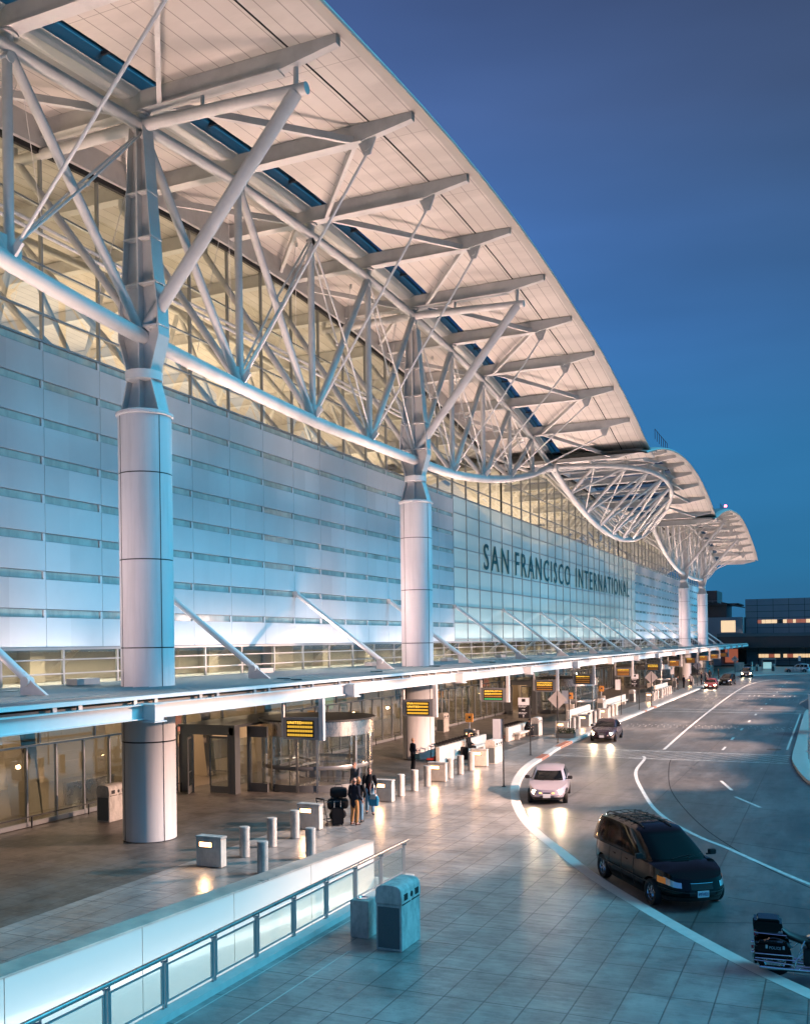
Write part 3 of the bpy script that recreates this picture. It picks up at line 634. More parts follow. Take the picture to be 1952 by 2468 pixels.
# middle glass wall, fritted, with mullions
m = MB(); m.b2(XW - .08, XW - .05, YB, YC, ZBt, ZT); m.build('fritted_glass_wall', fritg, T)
gz = [ZT, 16.75, 15.4, 14.05, 12.55, 11.0, 9.5, 8.2, 6.9]
m = MB()
for (a, b) in bays(YB, YC): m.b2(XW - .05, XW + .02, a - .02, a + .02, ZBt, ZT)
for z in gz: m.b2(XW - .05, XW + .015, YB, YC, z - .03, z + .03)
m.build('glass_wall_mullions', mull, T)
# lettering on the glass
def text(name, body, matl, size, parent=None, ext=.01, space=1.0, bold=0.0):
    c = bpy.data.curves.new(name, 'FONT'); c.body = body; c.size = size; c.extrude = ext; c.space_character = space; c.resolution_u = 3; c.offset = bold
    o = bpy.data.objects.new(name, c); COL.objects.link(o)
    dg = bpy.context.evaluated_depsgraph_get(); me = bpy.data.meshes.new_from_object(o.evaluated_get(dg)); bpy.data.objects.remove(o); bpy.data.curves.remove(c)
    me.name = name; me.materials.clear(); me.materials.append(matl)
    xs = [v.co.x for v in me.vertices]; ysv = [v.co.y for v in me.vertices]
    n = bpy.data.objects.new(name, me); COL.objects.link(n); n.parent = parent
    return n, (min(xs), max(xs), min(ysv), max(ysv))
def text_fit(name, body, matl, origin, u, v, w, h, parent=None, ext=.01, space=1.0, bold=0.0):
    """text laid on the plane (u = reading direction, v = up), fitted into w x h with its lower left corner at origin"""
    o, (x0, x1, y0, y1) = text(name, body, matl, 1.0, parent, ext, space, bold)
    u = Vector(u).normalized(); v = Vector(v).normalized(); nn = u.cross(v)
    fx = w / (x1 - x0); fy = h / (y1 - y0); og = Vector(origin)
    for vt in o.data.vertices:
        c = vt.co; p = og + u * ((c.x - x0) * fx) + v * ((c.y - y0) * fy) + nn * c.z
        vt.co = p
    return o
for wd, ya, yb in (('SAN', 77.6, 84.5), ('FRANCISCO', 86.5, 107.1), ('INTERNATIONAL', 109.8, 141.6)):
    o = text_fit('lettering', wd, letterm, (XW + .03 - T.location.x, ya - T.location.y, 12.75), (0, 1, 0), (0, 0, 1), yb - ya, 2.2, T, .02, 1.3, .003)
# clerestory glass above the wall
for (a, b, fz) in ((YA, PIN0 + .0, lambda y: smooth(BZ, (y - Y0) / ND) + .0), (PIN0, PIN1, lambda y: cz(y) + .3), (PIN1, 2 * CX - YA, lambda y: smooth(BZ, (2 * CX - y - Y0) / ND) + .0)):
    n = int(round((b - a) / 3.05)); Yg = [a + (b - a) * i / n for i in range(n + 1)]
    m = MB(); m.strip([(XW - .05, y, ZT) for y in Yg], [(XW - .05, y, fz(y) + .45) for y in Yg]); m.build('clerestory_glass', cleart, T)
    m = MB()
    for y in Yg:
        m.b2(XW - .12, XW + .03, y - .035, y + .035, ZT, fz(y) + .4)
    for z in (ZT + .04, 19.1, 20.9, 23.1):
        m.b2(XW - .10, XW + .02, Yg[0], Yg[-1], z - .035, z + .035)
    m.build('clerestory_mullions', mull, T)
    m = MB(); m.grid([[(x, y, fz(y) + dz) for y in Yg] for x, dz in ((XW + .25, .45), (XW + .25, -.55), (XW + .02, -.55))]); m.build('head_fascia', steel, T)
    m = MB(); m.grid([[(x, y, fz(y) + dz) for y in Yg] for x, dz in ((XW + .10, -.56), (XW + .10, -.76), (XW - .06, -.76))]); m.build('head_channel', black, T)
# lower ribbon window, floor slab edge, ground floor glass
GY0, GY1 = YA, 2 * CX + 3
m = MB(); m.b2(XW - .10, XW - .07, GY0, GY1, 5.35, ZBt); m.build('ribbon_window', lobbyg, T)
m = MB()
for i in range(int((GY1 - GY0) / 3.05)): m.b2(XW - .12, XW - .02, GY0 + i * 3.05 + .9 - .04, GY0 + i * 3.05 + .9 + .04, 5.35, ZBt)
for z in (5.75, 6.28): m.b2(XW - .1, XW - .03, GY0, GY1, z - .025, z + .025)
m.b2(XW - .25, XW + .03, GY0, GY1, ZBt - .1, ZBt + .0); m.build('ribbon_mullions', mull, T)
m = MB(); m.b2(-60, XW - .02, GY0, GY1, 5.1, 5.32); m.build('floor_slab', mat('slab_edge', (.35, .35, .34), .7), T)
XG = -27.7
doorY = [37.0 + 48.8 * i for i in range(4)]
segs = []; y = YA
for d in doorY: segs.append((y, d)); y = d + 8.6
segs.append((y, 2 * CX))
m = MB(); mm = MB(); mr_ = MB()
for a, b in segs:
    m.b2(XG - .02, XG, a, b, .2, 3.0)
    n = int(round((b - a) / 1.525))
    for i in range(n + 1):
        yy = a + (b - a) * i / n; mm.b2(XG - .08, XG + .04, yy - .035, yy + .035, .03, 3.0)
    mm.b2(XG - .08, XG + .06, a, b, .03, .2); mr_.b2(XG + .22, XG + .26, a, b, .42, .46)
    for i in range(0, n + 1, 2): mr_.b2(XG + .20, XG + .25, a + (b - a) * i / n - .02, a + (b - a) * i / n + .02, .0, .42)
m.b2(XG - .02, XG, YA, 2 * CX, 3.08, 5.1); n = int((2 * CX - YA) / 3.05)
for i in range(n + 1): mm.b2(XG - .08, XG + .04, YA + 3.05 * i + .7 - .035, YA + 3.05 * i + .7 + .035, 3.1, 5.1)
for z in (3.04, 3.65): mm.b2(XG - .08, XG + .05, YA, 2 * CX, z - .035, z + .035)
m.build('ground_floor_glass', lobbyg, T); mm.build('ground_floor_mullions', mull, T); mr_.build('crash_rail', darkm, T)
# interior, seen through the glass
m = MB(); m.b2(-60, XG - .1, YA, 2 * CX + 2, .004, .012); m.build('lobby_floor', floor_dark, T)
m = MB(); m.b2(-36.2, -36, YA, 2 * CX + 2, 0.01, 5.1); m.build('lobby_back_wall', beige, T)
m = MB(); m.b2(-30.1, -29.9, YA, 2 * CX + 2, 5.33, 6.78); m.build('gallery_back_wall', beige, T)
m = MB(); m.b2(-58.2, -58, YA, 2 * CX + 2, 12, 27); m.build('hall_back_wall', hallwall, T)
m = MB(); m.b2(-58, -36, YA, 2 * CX + 2, 12.0, 12.2); m.b2(-36, XW - .25, YA, 2 * CX + 2, 6.8, 6.95); m.build('hall_floor', floor_dark, T)
for i in range(34):
    y = YA + 2 + 6.1 * i; y = Y0 - 24.4 + 1.8 + 6.1 * i
    m = MB(); m.add([(x, yy, z) for z, a, b in ((0.02, -30.3, -29.4), (5.1, -31.0, -30.0)) for x, yy in ((a, y), (b, y), (b, y + .8), (a, y + .8))], [(0, 3, 2, 1), (4, 5, 6, 7), (0, 1, 5, 4), (1, 2, 6, 5), (2, 3, 7, 6), (3, 0, 4, 7)])
    m.b2(-29.9, -29.2, y, y + .8, 5.33, 6.78); m.build('interior_column', beige, T)
for i in range(20):
    y = Y0 - 24 + 12.2 * i * .8
    m = MB(); m.b2(-50, -49, y, y + 1, 12.2, 24.5); m.build('hall_column', beige, T)
m = MB()
for z in (14.6, 16.9, 19.3): m.b2(-56, -55.5, YA, 2 * CX, z, z + .35)
m.build('hall_balcony', steel2, T)
random.seed(3)
for i in range(26):   # lit ceiling fittings and check-in islands hung in the hall
    y = Y0 - 20 + i * 9.0
    m = MB(); m.b2(-52, -50, y, y + 2.0, 19.0 + (i % 3) * .6, 19.2 + (i % 3) * .6); m.build('hall_light_panel', mat('hall_panel_lit%d' % i, (1, .9, .7), .5, emit=(1, .80, .52), es=2.2), T) if i % 2 else m.build('hall_light_panel', steel2, T)

# things glimpsed inside the ground floor
lampw = mat('ceiling_lamp_lit', (1, .85, .6), .4, emit=(1, .72, .42), es=5)
for i in range(34):
    m = MB(); m.lathe((-29.6 if i % 2 else -32.4, YA + 30 + 5.2 * i, 4.92), [(0, 0), (.22, 0), (.22, .06), (0, .06)], 14); m.build('ceiling_lamp', lampw, T)
for i in range(9):
    y = YA + 26 + 19.5 * i
    m = MB(); m.b2(-34.2, -33.2, y, y + 7, .02, 1.1); m.b2(-34.3, -33.1, y - .1, y + 7.1, 1.1, 1.16); m.build('service_counter', bronze if i % 2 else concrete2, T)
    m = MB(); m.b2(-35.9, -35.8, y + 1, y + 5.5, 1.6, 3.1); m.build('poster_panel', mat('poster_%d' % i, ((.12, .3, .4), (.4, .12, .08), (.1, .25, .12))[i % 3], .5, emit=((.25, .6, .8), (.8, .3, .2), (.9, .8, .5))[i % 3], es=.35), T)
    m = MB(); m.b2(-30.1, -29.9, y + 9, y + 12, .0, .9); m.b2(-30.12, -29.88, y + 9, y + 12, .9, .94); m.build('ramp_rail', stain, T)
# ================================================================= CANOPY
deckm = mat('canopy_deck_metal', (.03, .085, .11), .55, .0, .5, var=.35, vscale=.8, stretch=(6, .5, 1))
deckm2 = mat('canopy_deck_sheet', (.06, .14, .17), .4, .1, .5)
CN = root('entrance_canopy', (-22, CX, 5.3), 'long flat steel canopy over the pavement along the terminal front, carried by slanted tubes', 'canopy')
CA, CB = 4.0, 236.0
m = MB(); m.b2(-26.45, -17.75, CA, CB, 5.25, 5.33); m.build('canopy_deck', deckm, CN)
m = MB()
for i in range(17):
    x = -26.2 + i * .51; m.b2(x, x + .20, CA, CB, 5.332, 5.37)
m.build('deck_ribs', deckm2, CN)
m = MB(); random.seed(5)
for i in range(60):
    x = random.uniform(-26, -18.3); y = random.uniform(10, 210); m.b2(x, x + random.uniform(.3, .7), y, y + random.uniform(1.5, 6), 5.375, 5.375 + random.uniform(.01, .06))
m.build('deck_cover_sheets', deckm2, CN)
m = MB(); m.b2(-17.75, -17.55, CA, CB, 5.28, 5.38); m.build('deck_edge_trim', steel2, CN)
m = MB(); m.b2(-26.4, -17.8, CA, CB, 5.14, 5.2); m.build('canopy_soffit', mat('canopy_soffit_panel', (.30, .29, .28), .5), CN)
y = CA + 11.5
while y < 150:
    for d_ in (0, .9): m = MB(); m.b2(-17.66, -17.58, y + d_, y + d_ + .14, 5.06, 5.27); m.build('edge_clip', mull, CN)
    y += 3.05
def ibeam(m, a, b, h=.38, w=.26, t=.03):
    m.bar(a, b, t, h - 2 * t)
    for s in (-1, 1):
        o = Vector((0, 0, s * (h / 2 - t / 2))); m.bar(Vector(a) + o, Vector(b) + o, w, t)
    return m
m = MB(); ibeam(m, (-17.45, CA, 4.95), (-17.45, CB, 4.95), .42, .24); m.build('front_beam', steel2, CN)
k = -1
SY = [21.7 + 12.2 * i for i in range(-1, 17)]
for y in SY:
    m = MB(); ibeam(m, (-26.5, y + .25, 4.93), (-17.25, y + .25, 4.93), .40, .34, .035)
    m.prism([(-17.9, 4.73), (-17.0, 4.70), (-17.0, 5.14), (-17.9, 5.13)], y + .06, y + .44, 'y'); m.b2(-18.0, -16.95, y - .02, y + .52, 5.142, 5.165); m.b2(-17.4, -16.95, y - .02, y + .52, 4.66, 4.695)
    m.build('outrigger', steel2, CN)
    m = MB(); m.tube((XW + .15, y, 9.42), (-21.55, y, 5.85), .13, n=14); m.build('slanted_tube', steel2, CN, smooth=True)
    o = CN.children[-1]
    m = MB(); m.prism([(-21.75, 6.02), (-21.6, 6.05), (-21.25, 5.72), (-20.75, 5.38), (-21.75, 5.38)], y - .05, y + .05, 'y'); m.tube((-21.5, y - .13, 5.78), (-21.5, y + .13, 5.78), .14, n=12); m.build('tube_shoe', steel, CN); m = MB(); m.tube((XW + .1, y - .15, 9.45), (XW + .1, y + .15, 9.45), .16, n=12); m.build('tube_clamp', steel, CN)
    if y < 150:
        m = MB(); m.box((-24.9, y - 6.1, 5.5), (.5, 1.2, .22)); m.build('floodlight', mull, CN)
        m = MB(); m.box((-24.9, y - 6.1, 5.63), (.36, 1.0, .03)); m.build('floodlight_lens', mat('flood_lens', (1, .8, .6), .3, emit=(1, .65, .45), es=6), CN) if y < 30 else None
# ================================================================= DOORS (parts of the terminal)
lobbydoor = glass('door_glass', (.85, .88, .86), 1.1, 0, .1)
def doorset(d):
    m = MB(); m.b2(-27.7, -24.6, d + .1, d + 8.2, 3.0, 3.12); ob = m.build('door_vestibule', bronze, T)
    def ch(mb, name, mt, **k):
        o = mb.build(name, mt, None, **k)
        for v in o.data.vertices: v.co = v.co - T.location
        o.parent = ob; return o
    for yy in (d + .2, d + 8.05):
        m = MB(); m.b2(-27.6, -24.7, yy - .06, yy + .06, 2.66, 3.0); m.b2(-27.68, -27.05, yy - .06, yy + .06, 0, 2.66); m.b2(-24.95, -24.62, yy - .06, yy + .35, 0, 3.0)
        m.b2(-27.1, -26.95, yy - .08, yy + .08, 0.01, 2.7); m.b2(-25.02, -24.88, yy - .08, yy + .08, .01, 2.7); ch(m, 'door_surround', bronze)
        m = MB(); m.b2(-26.0, -24.98, yy - .03, yy + .03, 0.03, .34)
        for x in (-26.0, -25.02): m.b2(x - .03, x + .03, yy - .03, yy + .03, .34, 2.6)
        m.b2(-26.0, -25.0, yy - .03, yy + .03, 2.5, 2.6); m.tube((-25.93, yy - .12, .95), (-25.93, yy - .12, 2.05), .02, n=8); m.tube((-25.9, yy - .09, 1.05), (-25.05, yy - .09, 1.05), .02, n=8); ch(m, 'door_leaf', bronze)
        m = MB(); m.b2(-25.97, -25.05, yy - .008, yy + .008, .34, 2.5); ch(m, 'door_glass', lobbydoor)
        m = MB(); m.bar((-26.95, yy - .1, .2), (-26.62, yy - .85, .2), .05, .32); m.bar((-26.62, yy - .85, .05), (-26.62, yy - .85, 2.6), .06); m.bar((-26.95, yy - .1, 2.55), (-26.62, yy - .85, 2.55), .05, .1); m.tube((-26.66, yy - .7, 1.0), (-26.9, yy - .2, 1.0), .02, n=8); ch(m, 'open_door_leaf', bronze)
    m = MB(); m.b2(-24.66, -24.64, d + .5, d + 1.2, .4, 2.5); m.b2(-24.5, -23.7, d + 1.25, d + 1.27, .4, 2.5); ch(m, 'side_light', lobbydoor)
    m = MB(); m.b2(-24.62, -23.6, d + 1.2, d + 1.32, 0, .4); m.b2(-24.62, -23.6, d + 1.2, d + 1.32, 2.5, 3.0); m.b2(-24.66, -24.5, d + 1.18, d + 1.34, 0, 3); ch(m, 'side_panel', bronze)
    c = (-22.6, d + 4.15, 0); RR = 2.6
    m = MB(); m.lathe((c[0], c[1], 3.22), [(0, .08), (2.78, .05), (2.78, -.04), (0, -.04)], 56); ch(m, 'drum_roof', mat('drum_roof_dark%d' % int(d), (.03, .035, .04), .4), smooth=True)
    m = MB(); m.lathe((c[0], c[1], 0), [(2.66, 2.5), (2.70, 2.52), (2.70, 3.18), (2.66, 3.18)], 56, cap=False); ch(m, 'drum_fascia', stain, smooth=True)
    m = MB(); m.lathe((c[0], c[1], 0), [(RR, .30), (RR, 2.5)], 56, cap=False); ch(m, 'drum_glass', lobbydoor, smooth=True)
    m = MB(); m.lathe((c[0], c[1], 0), [(RR + .03, .01), (RR + .03, .32), (RR - .02, .32)], 56, cap=False); m.lathe((c[0], c[1], 0), [(RR + .02, 1.0), (RR + .03, 1.02), (RR + .03, 1.16), (RR + .02, 1.18)], 56, cap=False); ch(m, 'drum_kick_band', bronze, smooth=True)
    for a in (-128, -113, -82, -62, -20, 5, 40, 80, 130, 180, 220):
        m = MB(); m.box((c[0] + (RR + .02) * math.cos(R(a)), c[1] + (RR + .02) * math.sin(R(a)), 1.28), (.12, .10, 2.5), R(a)); ch(m, 'drum_post', stain)
    m = MB(); m.tube((c[0], c[1], .02), (c[0], c[1], 3.1), .10, n=12)
    for a in (25, 145, 265):
        e = Vector((c[0] + 2.3 * math.cos(R(a)), c[1] + 2.3 * math.sin(R(a)), 0))
        for z in (.15, 1.1, 2.45): m.bar((c[0], c[1], z), (e.x, e.y, z), .05, .1)
        m.bar((e.x, e.y, .1), (e.x, e.y, 2.5), .06)
    ch(m, 'revolving_wings', stain)
    m = MB(); m.lathe((c[0], c[1], 3.08), [(0, 0), (.3, 0), (.3, .06), (0, .06)], 20); ch(m, 'drum_lamp', mat('drum_lamp_lit%d' % int(d), (1, .8, .5), .4, emit=(1, .66, .35), es=8))
    area('drum_light', (c[0], c[1], 3.02), (0, 0, -1), 1.2, 1.2, 90)
for d in doorY: doorset(d)
# ================================================================= MESSAGE BOARDS
def board(y, lines, label, bright=(), green=None, dimrows=()):
    t = root('message_board', (-17.95, y, 3.2), label, 'message board', 'amber message boards hung from the canopy')
    m = MB(); m.b2(-17.26, -17.08, y - .06, y + .10, 3.2, 4.75); m.build('hanger_post', steel, t); m = MB(); m.b2(-18.86, -18.76, y - .04, y + .06, 3.3, 4.75); m.build('hanger_post', steel, t)
    m = MB(); m.b2(-18.76, -17.27, y - .08, y + .12, 3.22, 4.03); m.build('board_case', mat('board_case_grey', (.30, .30, .31), .45, .4), t, bevel=.012)
    m = MB(); m.b2(-18.62, -17.45, y - .092, y - .084, 3.30, 3.93); m.build('display_panel', black, t)
    for r in range(4):
        z = 3.84 - r * .152
        mt = amberd if r in dimrows else amber
        if green == r: mt = greenl
        n = len(lines[r]) if r < len(lines) else 0
        m = MB()
        for i in range(10):
            if i < n: continue
            x = -18.575 + i * .108; m.b2(x, x + .096, y - .100, y - .094, z - .043, z + .043)
        if m.v: m.build('led_row', mt, t)
        if n:
            w = .108 * n - .012
            mbk = MB(); mbk.b2(-18.575, -18.575 + w, y - .097, y - .094, z - .045, z + .045); rr = mbk.build('led_row', amberd, t)
            l = t.location
            o = text_fit('led_text', lines[r], amberb, (-18.57 - l.x, y - .102 - l.y, z - .05 - l.z), (1, 0, 0), (0, 0, 1), w - .01, .1, t, .002, 1.1)
            o.parent = rr; 
board(31.6, ['UNITED'], 'amber message board nearest the camera, reading UNITED, hung by the revolving door')
board(42.8, ['EVA', 'UNITED'], 'amber message board reading EVA and UNITED in front of the second column')
board(54.1, ['AEROFLOT', 'SAGA'], 'amber message board whose last row is green, reading AEROFLOT', green=3, dimrows=(2,))
board(65.2, ['LUFTHANSA', 'SINGAPORE'], 'amber message board reading LUFTHANSA over SINGAPORE', dimrows=(2, 3))
board(76.4, ['AEROMEX'], 'amber message board with one bright row, right above the tallest diamond sign', dimrows=(1, 2, 3))
board(92.8, ['KOREAN'], 'amber message board further on, beyond the second revolving door', dimrows=(1, 2, 3))
board(109.5, ['AIR FRANCE', 'PHILIPPINE'], 'amber message board with two bright rows halfway down the canopy', dimrows=(2, 3))
for y, lb in ((125.5, 'small dim amber message board beyond the diamond sign by the bins'), (141, 'dim amber message board in front of the third tall column'), (156, 'distant dim amber message board between the two far columns'), (171, 'dim amber message board by the fourth tall column'), (186, 'farthest message board, unlit brown, at the end of the canopy')):
    board(y, ['CARRIER'] if y < 180 else [], lb, dimrows=(0, 1, 2, 3))
# ================================================================= LAMP BLOCKS and BOLLARDS
def lampblock():
    t = root('lamp_block', (0, 0, 0), 'x', 'lamp')
    m = MB(); m.b2(-.45, .45, 0, .30, .02, .86); m.build('block_body', concrete2, t, bevel=.012, world=False)
    m = MB(); m.b2(-.47, .47, -.02, .32, .865, .94); m.build('block_cap', concrete, t, bevel=.015, world=False)
    m = MB(); m.b2(-.32, .12, -.012, .0, .62, .76); f = m.build('lamp_slot', lampm, t, world=False, bevel=.005)
    m = MB(); m.b2(-.345, .145, -.016, -.001, .76, .785); m.b2(-.345, .145, -.016, -.001, .595, .62); m.b2(-.345, -.32, -.016, -.001, .62, .76); m.b2(.12, .145, -.016, -.001, .62, .76); m.build('slot_frame', stain, f, world=False)
    return t
lb0 = lampblock()
LB = [(-17.43, 24.78, 'pale concrete lamp block nearest the camera, left end of the bollard row'), (-17.48, 31.05, 'pale concrete lamp block just left of the standing group of travellers'),
      (-17.52, 37.5, 'lit concrete lamp block right beside the man in the open black jacket'), (-17.52, 43.75, 'lit concrete lamp block between the bollards left of the long bench wall'),
      (-17.5, 49.8, 'lit concrete lamp block in front of the bright arched litter bin'), (-17.75, 68.4, 'lit concrete lamp block behind the first diamond sign pole'),
      (-17.7, 75.0, 'lit concrete lamp block behind the dark kerbside sedan'), (-17.7, 82.0, 'small lit concrete lamp block, second one past the kerbside sedan'), (-18.0, 107.0, 'small lit concrete lamp block at the second diamond sign pole'),
      (-18.2, 113.5, 'small lit concrete lamp block just past the second diamond sign'), (-18.6, 144.9, 'distant lit concrete lamp block near the red car'), (-21.6, 60.0, 'lit concrete lamp block behind the bench wall, below the orange sign')]
for i, (x, y, lb) in enumerate(LB):
    o = lb0 if i == 0 else dup(lb0); o.location = (x, y, 0); o['label'] = lb; o['group'] = 'concrete lamp blocks along the pavement'
    spot('block_lamp_light', (x - .1, y - .07, .69), (0.05, -1, -.45), 60 if i < 6 else 45, 150, (1, .55, .26), .8, .12)
def bollard():
    t = root('bollard', (0, 0, 0), 'x', 'bollard')
    m = MB(); m.lathe((0, 0, 0), [(.165, .01), (.165, .88), (.16, .885), (.168, .89), (.168, .945), (.155, .965), (0, .97)], 28); m.build('bollard_shaft', concrete, t, smooth=True, world=False)
    m = MB()
    for a in (R(-70), R(20)): m.box((.166 * math.cos(a), .166 * math.sin(a), .44), (.004, .006, .86), a)
    m.build('shaft_seam', mat('seam_grey', (.2, .19, .18), .8), t, world=False)
    return t
b0 = bollard()
BL = [(-17.2, 26.42, 'round concrete bollard, first to the right of the nearest lamp block'), (-17.2, 28.08, 'round concrete bollard, second to the right of the nearest lamp block'), (-17.2, 29.6, 'round concrete bollard right against the second lamp block'),
      (-15.43, 24.66, 'round concrete bollard in front of the row, cut off by the glowing well wall'), (-15.1, 26.95, 'round concrete bollard of which only the top shows over the glowing wall'), (-17.22, 32.63, 'round concrete bollard just left of the luggage cart and its bags'),
      (-17.3, 35.9, 'round concrete bollard hidden partly behind the striped shirt traveller'),
      (-17.4, 39.19, 'first round concrete bollard right of the lamp block next to the travellers'), (-17.4, 40.73, 'second round concrete bollard right of the travellers'), (-17.4, 42.26, 'round concrete bollard overlapping the fourth lamp block'),
      (-17.35, 45.08, 'round concrete bollard with its side lit warm, in front of the bench wall end'), (-17.35, 46.58, 'round concrete bollard in front of the seated woman'), (-17.35, 48.2, 'round concrete bollard overlapping the fifth lamp block')]
yy = [70.0, 71.5, 73.0, 77.0, 78.6, 80.2, 84.0, 85.6, 87.2]
BL += [(-17.65, y, 'round concrete bollard in the row behind the dark kerbside sedan') for y in yy]
BL += [(-18.0, y, 'round concrete bollard in the far row past the second diamond sign') for y in (108.6, 110.2, 111.8, 115.2, 116.8, 118.4, 120, 121.6)]
for i, (x, y, lb) in enumerate(BL):
    o = b0 if i == 0 else dup(b0); o.location = (x, y, 0); o['label'] = lb; o['group'] = 'concrete bollards along the pavement' if i < 13 else ('row bollards behind the sedan' if i < 22 else 'far row bollards')
# ================================================================= LITTER BINS
binpanel = mat('bin_dark_panel', (.09, .11, .12), .6, var=.2, vscale=30)
def litterbin(w=.62, d=1.05, h=1.46):
    t = root('litter_bin', (0, 0, 0), 'x', 'litter bin')
    hb = h * .70
    m = MB(); m.b2(-w / 2, w / 2, 0, d, .0, hb); m.build('bin_body', concrete, t, bevel=.015, world=False)
    m = MB(); m.b2(-w / 2 + .05, w / 2 - .05, -.006, 0.0, .06, hb - .06); m.build('front_panel', binpanel, t, world=False)
    m = MB(); n = 14; P = [(-w / 2 - .01, hb + .01), (-w / 2 - .01, hb + .18)]
    for i in range(n + 1):
        a = math.pi - math.pi * i / n; ca_, sa_ = math.cos(a), math.sin(a); P.append(((w / 2) * math.copysign(abs(ca_) ** .62, ca_), hb + .22 + (h - hb - .24) * max(0, sa_) ** .7))
    P += [(w / 2 + .01, hb + .18), (w / 2 + .01, hb + .01)]
    m.prism(P, -.01, d + .01, 'y'); lid = m.build('arched_lid', concrete, t, world=False, bevel=.008)
    for y, ww in ((.22 * d, .2), (.52 * d, .09), (.80 * d, .2)):
        m = MB()
        if ww < .1: m.tube((w / 2 + .0, y, hb + .14), (w / 2 + .016, y, hb + .14), .065, n=16)
        else: m.b2(w / 2, w / 2 + .016, y - ww / 2, y + ww / 2, hb + .07, hb + .21)
        m.build('opening', black, lid, world=False)
    m = MB(); m.b2(w / 2 + .001, w / 2 + .012, .05, .45 * d, hb - .01, hb + .012); m.b2(w / 2 + .001, w / 2 + .012, .55 * d, .95 * d, hb - .01, hb + .012); m.build('lid_gap', black, t, world=False)
    return t
lb1 = litterbin()
BN = [(-8.98, 19.47, 1.0, 'big concrete litter bin with arched lid in the foreground beside the glass railing'), (-25.72, 29.7, .98, 'arched litter bin against the glass wall, half hidden by the nearest column'), (-26.75, 67.6, .98, 'arched litter bin by the glass wall to the right of the second column'),
      (-17.25, 51.0, .92, 'arched litter bin with glowing front beside the white sign panel pole'), (-19.25, 66.8, .9, 'arched litter bin at the end of the second bench, behind the directional sign'), (-19.65, 89.9, .9, 'small arched litter bin before the far bench wall'),
      (-19.65, 105.3, .9, 'small arched litter bin past the far bench'), (-19.8, 137.5, .9, 'small distant arched litter bin near the third diamond sign'), (-10.5, 204, 1.0, 'distant litter bin standing alone across the road end'), (-13.5, 204.3, .9, 'distant litter bin beside the bus shelter')]
for i, (x, y, s, lb) in enumerate(BN):
    o = lb1 if i == 0 else dup(lb1); o.location = (x, y, 0); o.scale = (s, s if i not in (3,) else 1.3, s); o['label'] = lb; o['group'] = 'arched concrete litter bins'
t = root('ash_bin', (-10.0, 20.1, 0), 'small square concrete ash bin behind the big litter bin', 'ash bin')
m = MB(); m.box((0, .2, .43), (.46, .46, .86)); m.build('ash_body', concrete, t, world=False, bevel=.012)
m = MB(); m.lathe((0, .2, .862), [(.15, 0), (.15, .02), (.11, .02), (.10, .004), (0, .004)], 24); m.build('ash_tray', chrome, t, world=False, smooth=True)
# ================================================================= GLOWING WELL, WALL, RAILING
wwall = mat('white_back_painted_glass', (.80, .72, .66), .22, 0, .5, coat=.5)
coping = mat('polished_coping', (.80, .62, .52), .28, .15, .5, var=.3, vscale=.7, stretch=(1, 1.1, 1), col2=(.34, .31, .29))  # peach and dark mottling: reflection of the roof put into the colour
t = root('light_well', (-12.8, 12.7, -1.2), 'bright white panelled wall with polished coping beside the sunken light well', 'wall')
def wx(y): return -12.15 - .088 * (25.4 - y)
Yj = [0, 4.6, 8.7, 12.75, 16.1, 19.05, 22.2, 25.4]
for a, b in zip(Yj, Yj[1:]):
    m = MB(); m.add([(wx(a + .012) + dx, a + .012, z) for dx in (0, -.1) for z in (-1.2, 1.02)] + [(wx(b - .012) + dx, b - .012, z) for dx in (0, -.1) for z in (-1.2, 1.02)], [(0, 1, 3, 2), (4, 6, 7, 5), (0, 4, 5, 1), (2, 3, 7, 6), (1, 5, 7, 3), (0, 2, 6, 4)]); m.build('white_panel', wwall, t)
m = MB(); m.add([(wx(0) + .02, 0, 1.03), (wx(25.4) + .02, 25.4, 1.03), (wx(25.4) - .52, 25.4, 1.03), (wx(0) - .62, 0, 1.03)] + [(wx(0) + .02, 0, 1.07), (wx(25.4) + .02, 25.4, 1.07), (wx(25.4) - .52, 25.4, 1.07), (wx(0) - .62, 0, 1.07)], [(0, 3, 2, 1), (4, 5, 6, 7), (0, 1, 5, 4), (1, 2, 6, 5), (2, 3, 7, 6), (3, 0, 4, 7)]); m.build('coping', coping, t)
m = MB(); m.add([(wx(0) - .12, 0, 0), (wx(25.4) - .12, 25.4, 0), (wx(25.4) - .42, 25.4, 0), (wx(0) - .5, 0, 0)] + [(wx(0) - .12, 0, 1.03), (wx(25.4) - .12, 25.4, 1.03), (wx(25.4) - .42, 25.4, 1.03), (wx(0) - .5, 0, 1.03)], [(0, 3, 2, 1), (4, 5, 6, 7), (0, 1, 5, 4), (1, 2, 6, 5), (2, 3, 7, 6), (3, 0, 4, 7)]); m.build('wall_core', concrete, t)
m = MB(); m.b2(-14.6, -11.3, -.3, 25.7, -1.25, -1.2); m.b2(-11.42, -11.36, -.2, 25.6, -1.2, -.02); m.b2(-14, -11.42, 25.45, 25.5, -1.2, -.0); m.build('well_lining', mat('well_white', (.75, .78, .8), .6), t)
m = MB(); m.b2(-11.56, -11.46, 0, 25.2, -.62, -.56); m.build('lamp_strip', mat('well_lamp', (1, 1, 1), .4, emit=(.95, .97, 1), es=1.2), t)
area('well_light', (-11.6, 12.6, -.5), (-.9, 0, .55), .2, 25, 100, (1, .92, .86), xdir=(0, 1, 0))
m = MB(); m.b2(-11.33, -11.02, -1, 25.7, .0, .13); m.build('railing_plinth', curbm, t)
t = root('glass_railing', (-11.3, 12.7, 0.13), 'stainless handrail with framed clear glass panels in front of the bright white wall', 'railing')
PY = [14.59 + 1.56 * (i - 6) for i in range(14)]
rg = glass('railing_glass', (.86, .93, .92), 1.0, 0, .06)
